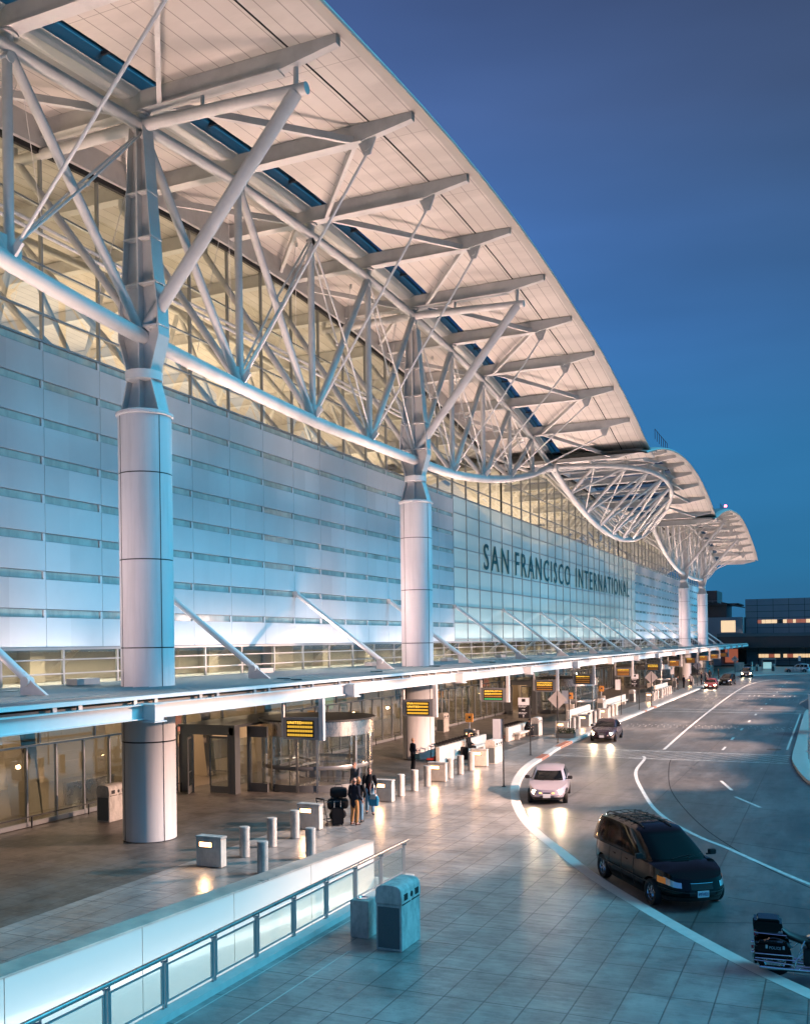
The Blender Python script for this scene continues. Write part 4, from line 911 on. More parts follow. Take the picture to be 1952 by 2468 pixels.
m = MB(); m.tube((-11.16, 3.6, 1.12), (-11.16, 25.55, 1.12), .045, n=14); m.build('handrail', stain, t, smooth=True)
for i, y in enumerate(PY):
    m = MB(); m.b2(-11.28, -11.24, y - .055, y - .02, .13, 1.0); m.b2(-11.28, -11.24, y + .02, y + .055, .13, 1.0); m.tube((-11.2, y, .98), (-11.2, y, 1.1), .018, n=8); m.tube((-11.3, y - .05, .99), (-11.18, y, 1.01), .02, n=8); m.build('rail_post', mull, t)
    if i < len(PY) - 1:
        a, b = y + .07, PY[i + 1] - .07
        m = MB(); m.b2(-11.275, -11.245, a, b, .22, .25); m.b2(-11.275, -11.245, a, b, .90, .93); m.b2(-11.275, -11.245, a, a + .03, .25, .90); m.b2(-11.275, -11.245, b - .03, b, .25, .90); fr = m.build('panel_frame', mull, t)
        m = MB(); m.b2(-11.263, -11.257, a + .03, b - .03, .25, .90); o = m.build('glass_panel', rg, None)
        for v in o.data.vertices: v.co = v.co - t.location
        o.parent = fr
m = MB()
for x in (-10.86, -9.8): m.b2(x, x + .03, 0, 25.7 if x < -10 else 19.4, .003, .008)
tag(m.build('drain_groove', curbm), kind='structure')
# ================================================================= BENCH WALLS
def benchwall(x, ya, yb, label, seat):
    t = root('bench_wall', (x, ya, 0), label, 'bench')
    m = MB(); m.b2(x - .22, x, ya, yb, 0, .93); m.build('wall_block', concrete2, t, bevel=.02)
    m = MB(); m.b2(x - .225, x + .005, ya - .004, ya + .0, .0, .0001)
    m = MB(); m.b2(x, x + .5, seat[0], seat[1], .38, .50); m.build('seat_slab', concrete2, t, bevel=.02)
    m = MB(); m.b2(x, x + .3, seat[0] + .4, seat[0] + .55, 0, .38); m.b2(x, x + .3, seat[1] - .55, seat[1] - .4, 0, .38); m.build('seat_bracket', concrete, t)
benchwall(-19.85, 50.0, 58.0, 'long low white bench wall with luggage carts nested behind it', (53.0, 57.0))
benchwall(-19.85, 62.5, 69.4, 'shorter white bench wall with a dark seated figure, right of the white sign panel', (63.6, 68.6))
benchwall(-19.9, 79, 87, 'far low white bench wall behind the kerbside sedan', (80, 86))
benchwall(-19.9, 91.5, 103.5, 'far white bench wall with a long seat between two small bins', (94, 102))
benchwall(-20.0, 123, 133, 'distant white bench wall near the third diamond sign', (124, 132))
# ================================================================= LUGGAGE CARTS
redp = mat('red_plastic', (.45, .04, .03), .4)
def cart():
    t = root('luggage_cart', (0, 0, 0), 'x', 'luggage cart')
    m = MB()
    for s in (-.27, .27):
        m.path([(s, .0, .16), (s, .75, .18)], .016, 8); m.path([(s, .70, .14), (s, .80, .60), (s, .86, 1.0)], .016, 8)
    m.path([(-.27, .86, 1.0), (.27, .86, 1.0)], .02, 8); m.path([(-.27, .0, .16), (.27, .0, .16)], .016, 8)
    for z in (.45, .7): m.path([(-.27, .78, z), (.27, .78, z)], .012, 6)
    for y in (.2, .4, .6): m.path([(-.27, y, .165), (.27, y, .165)], .010, 6)
    m.path([(-.26, .84, .86), (-.26, .55, .90), (.26, .55, .90), (.26, .84, .86)], .012, 6)
    m.build('cart_frame', mat('cart_steel_dark', (.05, .05, .055), .35, .7), t, world=False, smooth=True)
    m = MB(); m.box((0, .02, .25), (.46, .05, .10)); m.build('bumper', redp, t, world=False)
    m = MB(); m.tube((-.24, .86, 1.0), (.24, .86, 1.0), .03, n=10); m.build('cart_handle', blackp, t, world=False)
    for s, y in ((-.25, .72), (.25, .72), (0, .08)):
        m = MB(); m.tube((s - .02, y, .07), (s + .02, y, .07), .07, n=12); m.build('wheel', rubber, t, world=False)
    return t
c0 = cart()
for i in range(13):
    o = c0 if i == 0 else dup(c0); o.location = (-20.42, 50.1 + i * .52, 0); o['group'] = 'nested luggage carts behind the long bench wall'
    o['label'] = ['front luggage cart of the nested row, red bumper showing, behind the long bench wall', 'dark luggage cart nested in the row behind the long bench wall'][i > 0]
for i in range(8):
    o = dup(c0); o.location = (-20.42, 62.6 + i * .52, 0); o['label'] = 'dark luggage cart nested behind the shorter bench wall'; o['group'] = 'nested luggage carts behind the shorter bench wall'
o = dup(c0); o.location = (-17.0, 32.6, 0); o.rotation_euler = (0, 0, R(150)); o['label'] = 'luggage cart loaded with black bags beside the standing travellers'
if 'group' in o: del o['group']
# ================================================================= POLE SIGNS
diam = mat('sign_back_aluminium', (.60, .55, .52), .5, .0, .5, var=.1, vscale=3)
whitep = mat('white_sign_panel', (.72, .73, .76), .4)
pole_m = mat('black_pole', (.012, .012, .014), .4)
def polesign(x, y, kind, label, name='pole_sign'):
    t = root(name, (x, y, 0), label, 'sign')
    h = {'plate': 3.15, 'dir': 3.45, 'diamond': 3.1}[kind]
    m = MB(); m.tube((0, 0, 0), (0, 0, h), .035, n=10); m.lathe((0, 0, 0), [(.1, .0), (.1, .02), (.035, .03)], 14); m.build('sign_pole', pole_m, t, world=False, smooth=True)
    if kind == 'plate':
        m = MB(); m.b2(-.50, -.05, -.015, .015, 2.2, 3.13); m.build('sign_plate', whitep, t, world=False)
    if kind == 'diamond':
        m = MB(); m.prism([(0, 2.2), (.64, 2.86), (0, 3.5), (-.64, 2.86)], .04, .055, 'y'); m.build('diamond_plate', diam, t, world=False)
        m = MB(); m.b2(-.02, .02, .03, .045, 2.3, 3.4); m.build('back_stiffener', pole_m, t, world=False)
    if kind == 'dir':
        m = MB(); m.b2(-.72, -.05, -.015, .015, 2.95, 3.38); m.build('sign_plate', whitep, t, world=False); p = t.children[-1]
        m = MB(); m.b2(-.50, -.28, -.022, -.016, 3.14, 3.32); m.prism([(-.47, 3.18), (-.30, 3.18), (-.33, 3.25), (-.40, 3.25)], -.024, -.022, 'y'); m.build('pictogram', black, p, world=False)
        m = MB(); m.b2(-.72, -.05, -.015, .015, 2.18, 2.945); m.build('direction_panel', black, t, world=False); p = t.children[-1]
        wt = MB()
        for z in (2.90, 2.84, 2.50, 2.44):
            x0 = -.69
            for w in ((.13, .19, .12) if z in (2.9, 2.5) else (.10, .10, .16)): wt.b2(x0, x0 + w, -.020, -.017, z - .018, z + .012); x0 += w + .03
        wt.b2(-.50, -.36, -.020, -.017, 2.655, 2.685); wt.prism([(-.38, 2.62), (-.29, 2.67), (-.38, 2.72)], -.020, -.017, 'y')
        wt.b2(-.415, -.385, -.020, -.017, 2.22, 2.33); wt.prism([(-.45, 2.32), (-.35, 2.32), (-.40, 2.40)], -.020, -.017, 'y')
        wt.build('sign_text', whitep, p, world=False)
    return t
PS = [(-14.0, 43.3, 'plate', 'blank white sign panel on a tall black pole, nearest of the pole signs'), (-16.3, 55.6, 'dir', 'black and white direction sign with arrows on a tall pole by the crosswalk'), (-16.52, 62.7, 'diamond', 'largest diamond shaped sign seen from the back, near the crosswalk kerb'),
      (-17.25, 68.7, 'plate', 'white sign panel on a pole just right of the largest diamond sign'), (-17.3, 87.8, 'plate', 'white sign panel on a pole behind the kerbside sedan'), (-16.85, 94.2, 'dir', 'small black and white direction sign past the second revolving door'), (-16.7, 100.2, 'diamond', 'second diamond sign seen from the back, halfway down the kerb'),
      (-18.2, 126.6, 'plate', 'small distant white sign panel on a pole before the third diamond sign'), (-17.4, 143.1, 'diamond', 'third diamond sign, above the distant row of bollards'), (-18.6, 160, 'plate', 'distant white sign panel near the far columns'), (-18.3, 172, 'dir', 'distant direction sign below the last message boards'), (-15.7, 182, 'diamond', 'farthest diamond sign at the end of the kerb'),
      (-5.2, 196, 'plate', 'narrow blue grey sign on a black pole before the far building')]
for a in PS: polesign(*a)
orange = mat('orange_sign_box', (.55, .22, .05), .5, emit=(1, .36, .08), es=.25)
for x, y, lb in ((-21.8, 60.3, 'orange box sign on a white post above a stone pedestal, right of the second column'), (-21.5, 86, 'small orange box sign behind the far bench, left one of the middle pair'), (-21.5, 99, 'small orange box sign further along, right one of the middle pair'), (-21.5, 128, 'tiny orange box sign near the third diamond sign')):
    t = root('orange_box_sign', (x, y, 0), lb, 'sign')
    m = MB(); m.b2(-.35, .35, -.15, .15, 0, 1.0); m.build('pedestal', concrete2, t, world=False, bevel=.02)
    m = MB(); m.b2(-.03, .03, -.03, .03, 1.0, 1.45); m.build('sign_post', whitep, t, world=False)
    m = MB(); m.b2(-.26, .26, -.07, .07, 1.45, 2.02); m.build('sign_box', orange, t, world=False, bevel=.02); p = t.children[-1]
    m = MB(); m.b2(-.04, .13, -.078, -.071, 1.70, 1.84); m.b2(-.14, -.06, -.078, -.071, 1.62, 1.67); m.b2(.06, .12, -.078, -.071, 1.60, 1.65); m.build('pictogram', mat('sign_blue', (.02, .05, .12), .5), p, world=False)
# ================================================================= FAR BUILDINGS
facm = mat('far_concrete_panel', (.27, .30, .32), .7, 0, .3, var=.12, vscale=.2)
winlit = mat('office_window_lit', (1, .8, .5), .5, emit=(1, .66, .36), es=.75)
winlit2 = mat('office_window_dim', (.4, .2, .12), .5, emit=(.5, .14, .08), es=.5)
windark = mat('window_dark', (.02, .025, .03), .1)
t = root('far_terminal', (-5, 250, 0), 'dark panelled building beyond the road end with two strips of lit windows', 'building')
m = MB(); m.b2(-19.0, 45, 250, 262, 7.7, 15.95); m.b2(-19.0, 45, 252, 262, 0, 4.2); m.b2(-24.5, -19.0, 253, 262, 0, 4.3); m.build('wall', facm, t)
m = MB()
for x in (-16.3, -12.7, -9.2, -5.7, -2.2, 1.3, 4.8, 8.3): m.b2(x - .04, x + .04, 249.97, 250, 7.7, 15.95); m.b2(x - .04, x + .04, 251.97, 252, 0, 4.2)
for z in (14.4, 12.9, 11.4, 9.0): m.b2(-19, 45, 249.97, 250, z - .04, z + .04)
for z in (1.0, 3.3): m.b2(-19, 45, 251.97, 252, z - .03, z + .03)
m.build('panel_joints', black, t)
m = MB(); m.b2(-25, 45, 244, 252, 4.2, 6.9); m.build('roadway_deck', darkm, t)
m = MB(); m.b2(-25, 45, 243.6, 252, 6.9, 7.7); m.build('deck_parapet', mat('parapet_concrete', (.12, .15, .16), .7), t)
random.seed(11)
for z0, yw in ((10.05, 249.95), (1.75, 251.95)):
    x = -16.2
    while x < -4.5:
        w = random.choice((.7, .9, 1.3)); lit = random.random() < .6
        m = MB(); m.b2(x, x + w - .06, yw - .02, yw, z0, z0 + .85); m.build('window', winlit if lit else (windark if random.random() < .5 else winlit2), t); x += w
m = MB(); m.b2(-21.0, -19.0, 251.9, 252.0, .2, 4.0); m.build('dark_entrance', windark, t)
t = root('link_building', (-28, 245, 0), 'lower grey building with a lit stair window, behind the far columns', 'building')
m = MB(); m.b2(-40, -19.2, 245, 262, 4.2, 11.6); m.b2(-40, -24.4, 246, 262, 0, 4.2); m.build('wall', facm, t)
m = MB(); m.b2(-24.2, -20.9, 244.95, 245, 8.0, 10.8); m.build('stair_window', winlit, t)
m = MB(); m.b2(-24.0, -20.9, 252, 252.05, .6, 3.9); m.build('lit_entrance', winlit2, t)
m = MB(); m.b2(-20.9, -19.2, 244.94, 245, 7.8, 11.2); m.build('window', mat('far_glass_blue', (.10, .2, .24), .1), t)
m = MB(); m.b2(-38, -23, 246, 260, 11.6, 14.6); m.b2(-40, -20, 244, 260, 14.6, 14.9); m.prism([(-24, 14.9), (-19.4, 14.0), (-19.4, 14.15), (-24, 15.3)], 244, 258, 'y'); m.build('dark_upper_floor', darkm, t)
m = MB(); m.b2(-36, -25.3, 248, 260, 15.3, 18.2); m.b2(-33.5, -33.2, 249, 249.3, 18.2, 18.8); m.build('roof_plant', darkm, t)
m = MB()
for x in (-38, -36, -34, -32, -30, -28, -26, -24): m.b2(x - .03, x + .03, 244.5, 244.6, 15.0, 15.6)
m.b2(-38, -24, 244.5, 244.6, 15.55, 15.62); m.build('roof_rail', mull, t)
t = root('bus_shelter', (-11.6, 210, 0), 'small glazed shelter lit from inside at the road end', 'shelter')
m = MB(); m.b2(-12.9, -10.4, 209, 212, 2.2, 2.35)
for x in (-12.9, -10.4):
    for y in (209, 212): m.b2(x - .05, x + .05, y - .05, y + .05, 0, 2.2)
m.build('shelter_frame', mull, t)
m = MB(); m.b2(-12.8, -11.2, 211.9, 211.95, .3, 1.6); m.build('lit_panel', mat('shelter_panel', (.6, .8, .8), .4, emit=(.45, .8, .8), es=.5), t)
t = root('barrier_wall', (-17, 215, 0), 'low wooden hoarding panels at the pavement end', 'hoarding')
m = MB(); m.b2(-17.4, -15.6, 200, 200.2, 0, 1.9); m.b2(-14.6, -14.4, 205, 206, 0, 1.8); m.build('hoarding_panel', concrete2, t)
# traffic island with railing at the right edge
t = root('island_railing', (-1.6, 70, 0), 'pipe railing and dark plinth on the traffic island at the right edge', 'railing')
isl = catmull([(4, 44), (-0.3, 48.3), (-0.97, 49.2), (-1.43, 51.8), (-1.7, 54), (-2.0, 57), (-2.12, 60), (-2.15, 67), (-2.2, 76), (-2.25, 88), (-2.2, 96), (-1.5, 104), (0, 112), (5, 125)], 5)
m = MB(); r = offset(isl, -.25)
m.grid([[(p.x, p.y, -.13) for p in isl], [(p.x, p.y, .03) for p in isl], [(p.x, p.y, .035) for p in r], [(p.x + 4, p.y, .035) for p in r]]); tag(m.build('traffic_island', curbm), kind='structure')
rp_ = [Vector((p.x, p.y)) for p in offset(isl, -.85)]
m = MB()
for z in (.45, .8, 1.1): m.path([(p.x, p.y, z) for p in rp_], .025, 6)
m.build('pipe_rail', mull, t, smooth=True)
for p in rp_[::3]:
    m = MB(); m.tube((p.x, p.y, .03), (p.x, p.y, 1.1), .03, n=8); m.build('rail_post', mull, t)
t = root('shelter_roof', (-1.2, 78, 0), 'pitched grey shelter roof on a post at the right edge', 'shelter')
m = MB(); m.prism([(-2.15, 2.0), (-1.2, 2.62), (1.5, 2.62), (1.5, 2.5), (-1.2, 1.45)], 74, 76.5, 'y'); m.build('roof', mat('shelter_grey', (.25, .27, .3), .5), t)
m = MB(); m.tube((-1.25, 75.5, 0), (-1.25, 75.5, 2.0), .06, n=8); m.tube((.8, 75.5, 0), (.8, 75.5, 2.0), .06, n=8); m.build('post', mull, t)
t = root('traffic_column', (-1.15, 62, 0), 'slim white post with a curved base rail at the right edge', 'post')
m = MB(); m.tube((-1.18, 62, .03), (-1.18, 62, 3.4), .09, n=12); m.lathe((-1.18, 62, .03), [(.25, 0), (.25, .05), (.1, .12)], 16); m.build('post_shaft', whitep, t, smooth=True)
# ================================================================= VEHICLES
carglass = mat('car_glass', (.004, .005, .006), .06, 0, .28)
paint_black = mat('black_car_paint', (.002, .002, .003), .12, 0, .25, coat=.05)
paint_silver = mat('silver_lilac_paint', (.42, .38, .44), .28, .5, .5, coat=.8)
paint_dark = mat('dark_maroon_paint', (.035, .012, .016), .2, 0, .5, coat=1.0)
paint_red = mat('red_car_paint', (.30, .02, .025), .22, 0, .5, coat=1.0)
paint_white = mat('white_car_paint', (.65, .68, .70), .3, 0, .5, coat=.8)
paint_grey = mat('grey_brown_paint', (.10, .08, .075), .25, .3, .5, coat=1.0)
trimm = mat('car_trim', (.012, .012, .013), .5)
lensm = mat('headlamp_glass', (.55, .60, .62), .08, .6, .8, coat=1)
amberlens = mat('amber_lens', (.75, .22, .03), .3, 0, .3, emit=(1, .3, .05), es=.12)
redlens = mat('red_lens', (.35, .01, .01), .15, 0, .6, coat=1)
platem = mat('number_plate', (.72, .75, .80), .4)
sidel = mat('amber_marker_lit', (1, .5, .1), .4, emit=(1, .38, .05), es=5)
def lerpt(tab, x):
    if x <= tab[0][0]: return tab[0][1]
    for (a, b), (c, d) in zip(tab, tab[1:]):
        if x <= c:
            t = (x - a) / (c - a); t = t * t * (3 - 2 * t); return b + (d - b) * t
    return tab[-1][1]
def car(name, label, cat, x, y, head, paint, Lg, Wd, Ht, top, cab, wheelr=.31, wb=None, lit=True, plate=None, rack=False, z0=-.13, group=None, grille='slim', coarse=False, mirrors=True, hood_n=3.2, xo=.02):
    """local x = forward. top: table of shoulder height along x; cab: (base rear x, base front x, roof rear x, roof front x, base half width, roof half width)"""
    t = root(name, (x, y, z0), label, cat, group, rz=head)
    hl, hw = Lg / 2, Wd / 2
    wb = wb or Lg * .6; xw = (wb / 2 + xo, -wb / 2 + xo)
    def outline(u, n, a, b):      # u in 0..4 around a square, mapped to a rounded rectangle
        k = int(u) % 4; f = (u - int(u)) * 2 - 1
        sx, sy = ((1, f), (-f, 1), (-1, -f), (f, -1))[k]
        r = (abs(sx) ** n + abs(sy) ** n) ** (-1.0 / n)
        px = sx * r; return a * px, b * sy * r
    def body(u, v):
        # v 0..1 rocker to shoulder, 1..2 shoulder to the centre of the deck
        if v <= 1:
            w = .90 + .10 * math.sin(min(1, v * 1.9) * math.pi / 2) - .045 * max(0, v - .62) / .38
            l = .955 + .045 * math.sin(min(1, v * 2.4) * math.pi / 2) - .035 * max(0, v - .45) / .55
            X, Y = outline(u, hood_n + 1.0, hl * l, hw * w)
            # plan taper towards nose and tail
            Y *= 1 - .11 * max(0, abs(X) / hl - .55) ** 1.5 / .3
            zb = .20 + .06 * max(0, abs(X) / hl - .8) / .2
            zs = lerpt(top, X / hl); Z = zb + (zs - zb) * v
            return Vector((X, Y, Z))
        s = 2 - v; e = s ** .6 if s > 0 else 0
        p = body(u, 1.0); X = p.x * (1 - .0) ; 
        X, Y = p.x * (s if abs(p.x) > hl * .99 else s), p.y * s
        Z = lerpt(top, X / hl) + .055 * (1 - s ** 2.2) * 1.0
        return Vector((X, Y, Z))
    nu = 64 if not coarse else 40
    rows = [[body(4 * i / nu, v) for i in range(nu)] for v in (0, .1, .22, .36, .5, .64, .76, .86, .94, 1.0, 1.03, 1.1, 1.2, 1.34, 1.5, 1.7, 1.9)]
    m = MB(); m.grid(rows, close=True); n0 = len(m.v); c = rows[-1]; m.f.append(tuple(range(n0 - nu, n0))); m.f.append(tuple(reversed(range(nu))))
    bo = m.build('body', paint, t, smooth=True, world=False)
    # wheel arches cut out of the body
    cutm = MB()
    for xx in xw:
        for s in (-1, 1): cutm.tube((xx, s * (hw - .26), wheelr), (xx, s * (hw + .2), wheelr), wheelr + .065, n=26)
    co = cutm.build('cutter', paint, t, world=False)
    bpy.context.view_layer.update()
    md = bo.modifiers.new('arches', 'BOOLEAN'); md.operation = 'DIFFERENCE'; md.object = co; md.solver = 'EXACT'
    dg = bpy.context.evaluated_depsgraph_get(); me = bpy.data.meshes.new_from_object(bo.evaluated_get(dg))
    bo.modifiers.clear(); bo.data = me; bpy.data.objects.remove(co)
    if len(me.materials) == 0: me.materials.append(paint)
    # cabin
    xr, xf, rr, rf, bw, rw = cab; zt = Ht
    def cabp(u, v):
        a0, b0 = outline(u, 7, 1, bw); a1, b1 = outline(u, 6, 1, rw)
        x0 = (xr + xf) / 2 + a0 * (xf - xr) / 2; x1 = (rr + rf) / 2 + a1 * (rf - rr) / 2
        zb = lerpt(top, x0 / hl) + .01; arc = .075 * abs((x1 - (rr + rf) / 2) / ((rf - rr) / 2)) ** 2.2 * (1.35 if x1 > (rr + rf) / 2 else .8) * v
        bow = .05 * math.sin(v * math.pi)
        x = x0 + (x1 - x0) * v + (bow if a0 > .9 else (-bow if a0 < -.9 else 0)); yv = b0 + (b1 - b0) * (v ** 1.15)
        if a0 > .5: x += .05 * (1 - (b0 / bw) ** 2) * 1.2
        return Vector((x, yv, zb + (zt - .07 - zb) * v - arc))
    rows = [[cabp(4 * i / nu, v) for i in range(nu)] for v in (0, .15, .3, .45, .6, .75, .88, 1)]
    last = rows[-1]; cxr = (rr + rf) / 2
    for s in (.97, .88, .7, .45, .2): rows.append([Vector((cxr + (p.x - cxr) * s, p.y * s, p.z + (zt - p.z) * (1 - s ** 2.5))) for p in last])
    m = MB(); m.grid(rows, close=True); m.f.append(tuple(range(len(m.v) - nu, len(m.v)))); m.build('cabin', paint, t, smooth=True, world=False)
    def patch(f, u0, u1, v0, v1, nm, mt, off=.006, nu_=10, nv=5, parent=t, solid=False):
        rows = []
        for j in range(nv + 1):
            v = v0 + (v1 - v0) * j / nv; row = []
            for i in range(nu_ + 1):
                u = u0 + (u1 - u0) * i / nu_
                p = f(u % 4, v); du = f((u + .01) % 4, v) - f((u - .01) % 4, v); dv = f(u % 4, min(v + .02, 1.0)) - f(u % 4, v - .02)
                nn = du.cross(dv); nn = nn.normalized() if nn.length > 1e-9 else Vector((0, 0, 1))
                if nn.dot(Vector((p.x - (cxr if f is cabp else 0), p.y * 3, 0))) < 0: nn = -nn
                row.append(p + nn * off)
            rows.append(row)
        m = MB(); m.grid(rows); return m.build(nm, mt, parent, smooth=True, world=False)
    patch(cabp, .06, .94, .08, .93, 'windscreen', carglass)
    patch(cabp, 2.08, 2.92, .15, .9, 'rear_window', carglass)
    nd = 3 if Lg > 4.6 and Ht > 1.6 else (3 if Lg > 4.3 else 2)
    for s, (a, b) in (('l', (1.10, 1.93)), ('r', (3.07, 3.90))):
        for i in range(nd):
            g = .03; u0 = a + (b - a) * i / nd + g / 2; u1 = a + (b - a) * (i + 1) / nd - g / 2
            patch(cabp, u0, u1, .10, .90, 'side_window', carglass)
    # bumpers and trim
    patch(body, -.18, 1.18, .02, .20, 'front_bumper_skirt', trimm, .004, 24, 2)
    patch(body, .86 - .86 + .30, .70, .27 if grille == 'slim' else .30, .36 if grille == 'slim' else .5, 'lower_intake', trimm, .010, 10, 2)
    if grille == 'slim': patch(body, .40, .60, .66, .76, 'grille', trimm, .010, 8, 2)
    else:
        gr = patch(body, .33, .67, .60, .84, 'grille', trimm, .010, 8, 3)
        patch(body, .325, .675, .85, .865, 'grille_trim', chrome, .014, 8, 1)
        if grille == 'chrome':
            for v in (.66, .72, .78): patch(body, .335, .665, v, v + .02, 'grille_bar', chrome, .016, 8, 1, gr)
    patch(body, 1.12, 1.88, .42, .46, 'side_moulding', trimm, .012, 16, 1); patch(body, 3.12, 3.88, .42, .46, 'side_moulding', trimm, .012, 16, 1)
    patch(body, -.25, 1.25, .46, .49, 'bumper_strip', trimm if paint != paint_silver else paint, .012, 24, 1)
    for s, (u0, u1) in ((0, (-.03, .20)), (1, (.80, 1.03))):
        hlp = patch(body, u0, u1, .62, .84, 'headlight', lensm if not lit else headm if lit == 2 else lensm, .010, 8, 3)
        if lit:
            p = body((u0 + u1) / 2 + (.05 if s == 0 else -.05), .73)
            m = MB(); m.lathe((0, 0, 0), [(0, .02), (.085, .012), (.10, -.01)], 16); m.xf(Matrix.Translation(p + Vector((.01, 0, 0))) @ Matrix.Rotation(R(90), 4, 'Y')); m.build('lamp_bulb', headm, hlp, world=False)
            d = Matrix.Rotation(head, 3, 'Z') @ Vector((1, 0, -.10)); w = Matrix.Rotation(head, 3, 'Z') @ (p + Vector((.06, 0, 0))) + Vector((x, y, z0))
            spot('headlight_beam', w, d, 210 if lit == 1 else 120, 85, (1, .74, .46), .9, .08)
        else:
            patch(body, -.10 if s == 0 else 1.0, -.0 if s == 0 else 1.10, .62, .82, 'indicator', amberlens, .012, 5, 2)
    if lit == 1 and paint == paint_silver:
        for u0 in (.29, .64): patch(body, u0, u0 + .07, .64, .73, 'marker_light', sidel, .012, 3, 2)
    for (u0, u1) in ((1.92, 2.12), (2.88, 3.08)): patch(body, u0, u1, .66, .95, 'tail_light', redlens, .010, 6, 3)
    # door gaps and handles
    for s in (1, -1):
        for xx in ([.28, -.02] if nd == 2 else [.27, -.02, -.33]):
            u = (1 + (1 - xx) / 2) if s > 0 else (3 + (1 + xx) / 2)
            patch(body, u - .004, u + .004, .16, .98, 'door_gap', black, .004, 1, 8)
        for xx in (.08, -.22):
            u = (1 + (1 - xx) / 2) if s > 0 else (3 + (1 + xx) / 2)
            patch(body, u - .018, u + .018, .80, .84, 'door_handle', trimm if paint != paint_black else paint_black, .02, 2, 1)
    if mirrors:
        for s in (1, -1):
            m = MB(); mm_ = [(xf - .30, s * (bw + .02), lerpt(top, .3) + .10)]
            m.box((xf - .28, s * (bw + .15), lerpt(top, .35) + .12), (.13, .20, .14)); m.box((xf - .27, s * (bw + .02), lerpt(top, .35) + .07), (.06, .14, .04)); m.build('wing_mirror', trimm, t, world=False, bevel=.03)
    if plate is not None:
        p = body(.5, .40)
        m = MB(); m.b2(p.x + .012, p.x + .03, -.155, .155, p.z - .08, p.z + .08); pl = m.build('number_plate', platem, t, world=False)
        if plate:
            text_fit('plate_text', plate, mat('plate_blue', (.02, .04, .16), .5), (p.x + .032, -.135, p.z - .045), (0, 1, 0), (0, 0, 1), .27, .09, pl, .001)
    # wheels
    for xx in xw:
        for s in (-1, 1):
            yc = s * (hw - .12)
            m = MB(); m.lathe((0, 0, 0), [(wheelr - .11, -.09), (wheelr - .02, -.10), (wheelr, -.07), (wheelr, .07), (wheelr - .02, .10), (wheelr - .11, .09), (wheelr - .11, -.09)], 30, cap=False); m.xf(Matrix.Translation((xx, yc, wheelr)) @ Matrix.Rotation(R(90), 4, 'X')); w = m.build('wheel', rubber, t, smooth=True, world=False)
            m = MB(); m.lathe((0, 0, 0), [(0, .05), (.05, .055), (.05, .045), (wheelr - .12, .035), (wheelr - .11, .06), (wheelr - .095, .075)], 30, cap=False)
            for k in range(5):
                a = 2 * math.pi * k / 5; m.box(((wheelr - .16) * .62 * math.cos(a) + .04 * math.cos(a), (wheelr - .16) * .62 * math.sin(a) + .04 * math.sin(a), .055), (wheelr - .14, .045, .02), a)
            m.xf(Matrix.Translation((xx, yc, wheelr)) @ Matrix.Rotation(R(-90) * s, 4, 'X')); m.build('wheel_rim', chrome if not coarse else mull, w, smooth=False, world=False)
            m = MB(); m.lathe((0, 0, 0), [(0, 0), (wheelr - .10, 0)], 24); m.xf(Matrix.Translation((xx, s * (hw - .08), wheelr)) @ Matrix.Rotation(R(-90) * s, 4, 'X')); m.build('brake_disc', darkm, w, world=False)
    m = MB(); m.b2(-hl * .80, hl * .78, -hw * .66, hw * .66, .17, .30); m.build('underbody', trimm, t, world=False)
    if rack:
        for s in (-.52, .52):
            m = MB(); m.path([(rr + .1, s * bw / .8 * .75, zt - .09), (rr + .2, s * bw / .8 * .68, zt - .01), ((rr + rf) / 2, s * bw / .8 * .68, zt + .02), (rf - .5, s * bw / .8 * .68, zt - .02), (rf - .25, s * bw / .8 * .68, zt - .09)], .022, 6); m.build('roof_rail', trimm, t, world=False)
        for i in range(5):
            xx = rr + .35 + i * (rf - rr - 1.1) / 4
            m = MB(); m.path([(xx, -.56, zt - .01), (xx, 0, zt + .035), (xx, .56, zt - .01)], .013, 6); m.build('rack_bar', trimm, t, world=False)
        for yy in (-.36, -.12, .12, .36):
            m = MB(); m.path([(rr + .3, yy, zt - .0), ((rr + rf) / 2, yy, zt + .03), (rf - .7, yy, zt - .0)], .010, 6); m.build('rack_strap', trimm, t, world=False)
    # steering wheel and seats glimpsed behind the glass are left to the dark glass; wipers are real
    for s in (-.3, .25):
        m = MB(); a = cabp(.5 + s * .5, .10); b = cabp(.5 + s * .5 + .32, .20); m.bar(a + Vector((.02, 0, 0)), b + Vector((.03, 0, .01)), .018); m.build('wiper', trimm, t, world=False)
    return t
hatch_top = [(-1, .80), (-.8, .92), (-.3, .93), (.25, .91), (.42, .88), (.75, .77), (.95, .64), (1, .60)]
sedan_top = [(-1, .82), (-.85, .95), (-.5, .97), (.2, .93), (.38, .91), (.8, .80), (.96, .70), (1, .66)]
van_top = [(-1, .90), (-.9, 1.0), (-.2, 1.05), (.35, 1.06), (.55, 1.04), (.8, .94), (.95, .82), (1, .74)]
def hd(dx, dy): return math.atan2(dy, dx)
def place(ax, ay, bx, by, back, hw=0):    # centre from the mid-front point and the heading
    return ax, ay
# silver hatchback: front wheels on (-11.85,40.3) and (-10.4,40.7)
h = hd(.20, -.98); fx, fy = -11.12, 40.45
car('hatchback_car', 'small silver lilac hatchback with its headlights on, rounding the pale kerb', 'car', fx - math.cos(h) * 1.3, fy - math.sin(h) * 1.3, h, paint_silver, 4.15, 1.70, 1.43, hatch_top, (-1.95, 1.05, -1.35, .30, .76, .60), wheelr=.30, wb=2.6, lit=1, plate='', grille='slim')
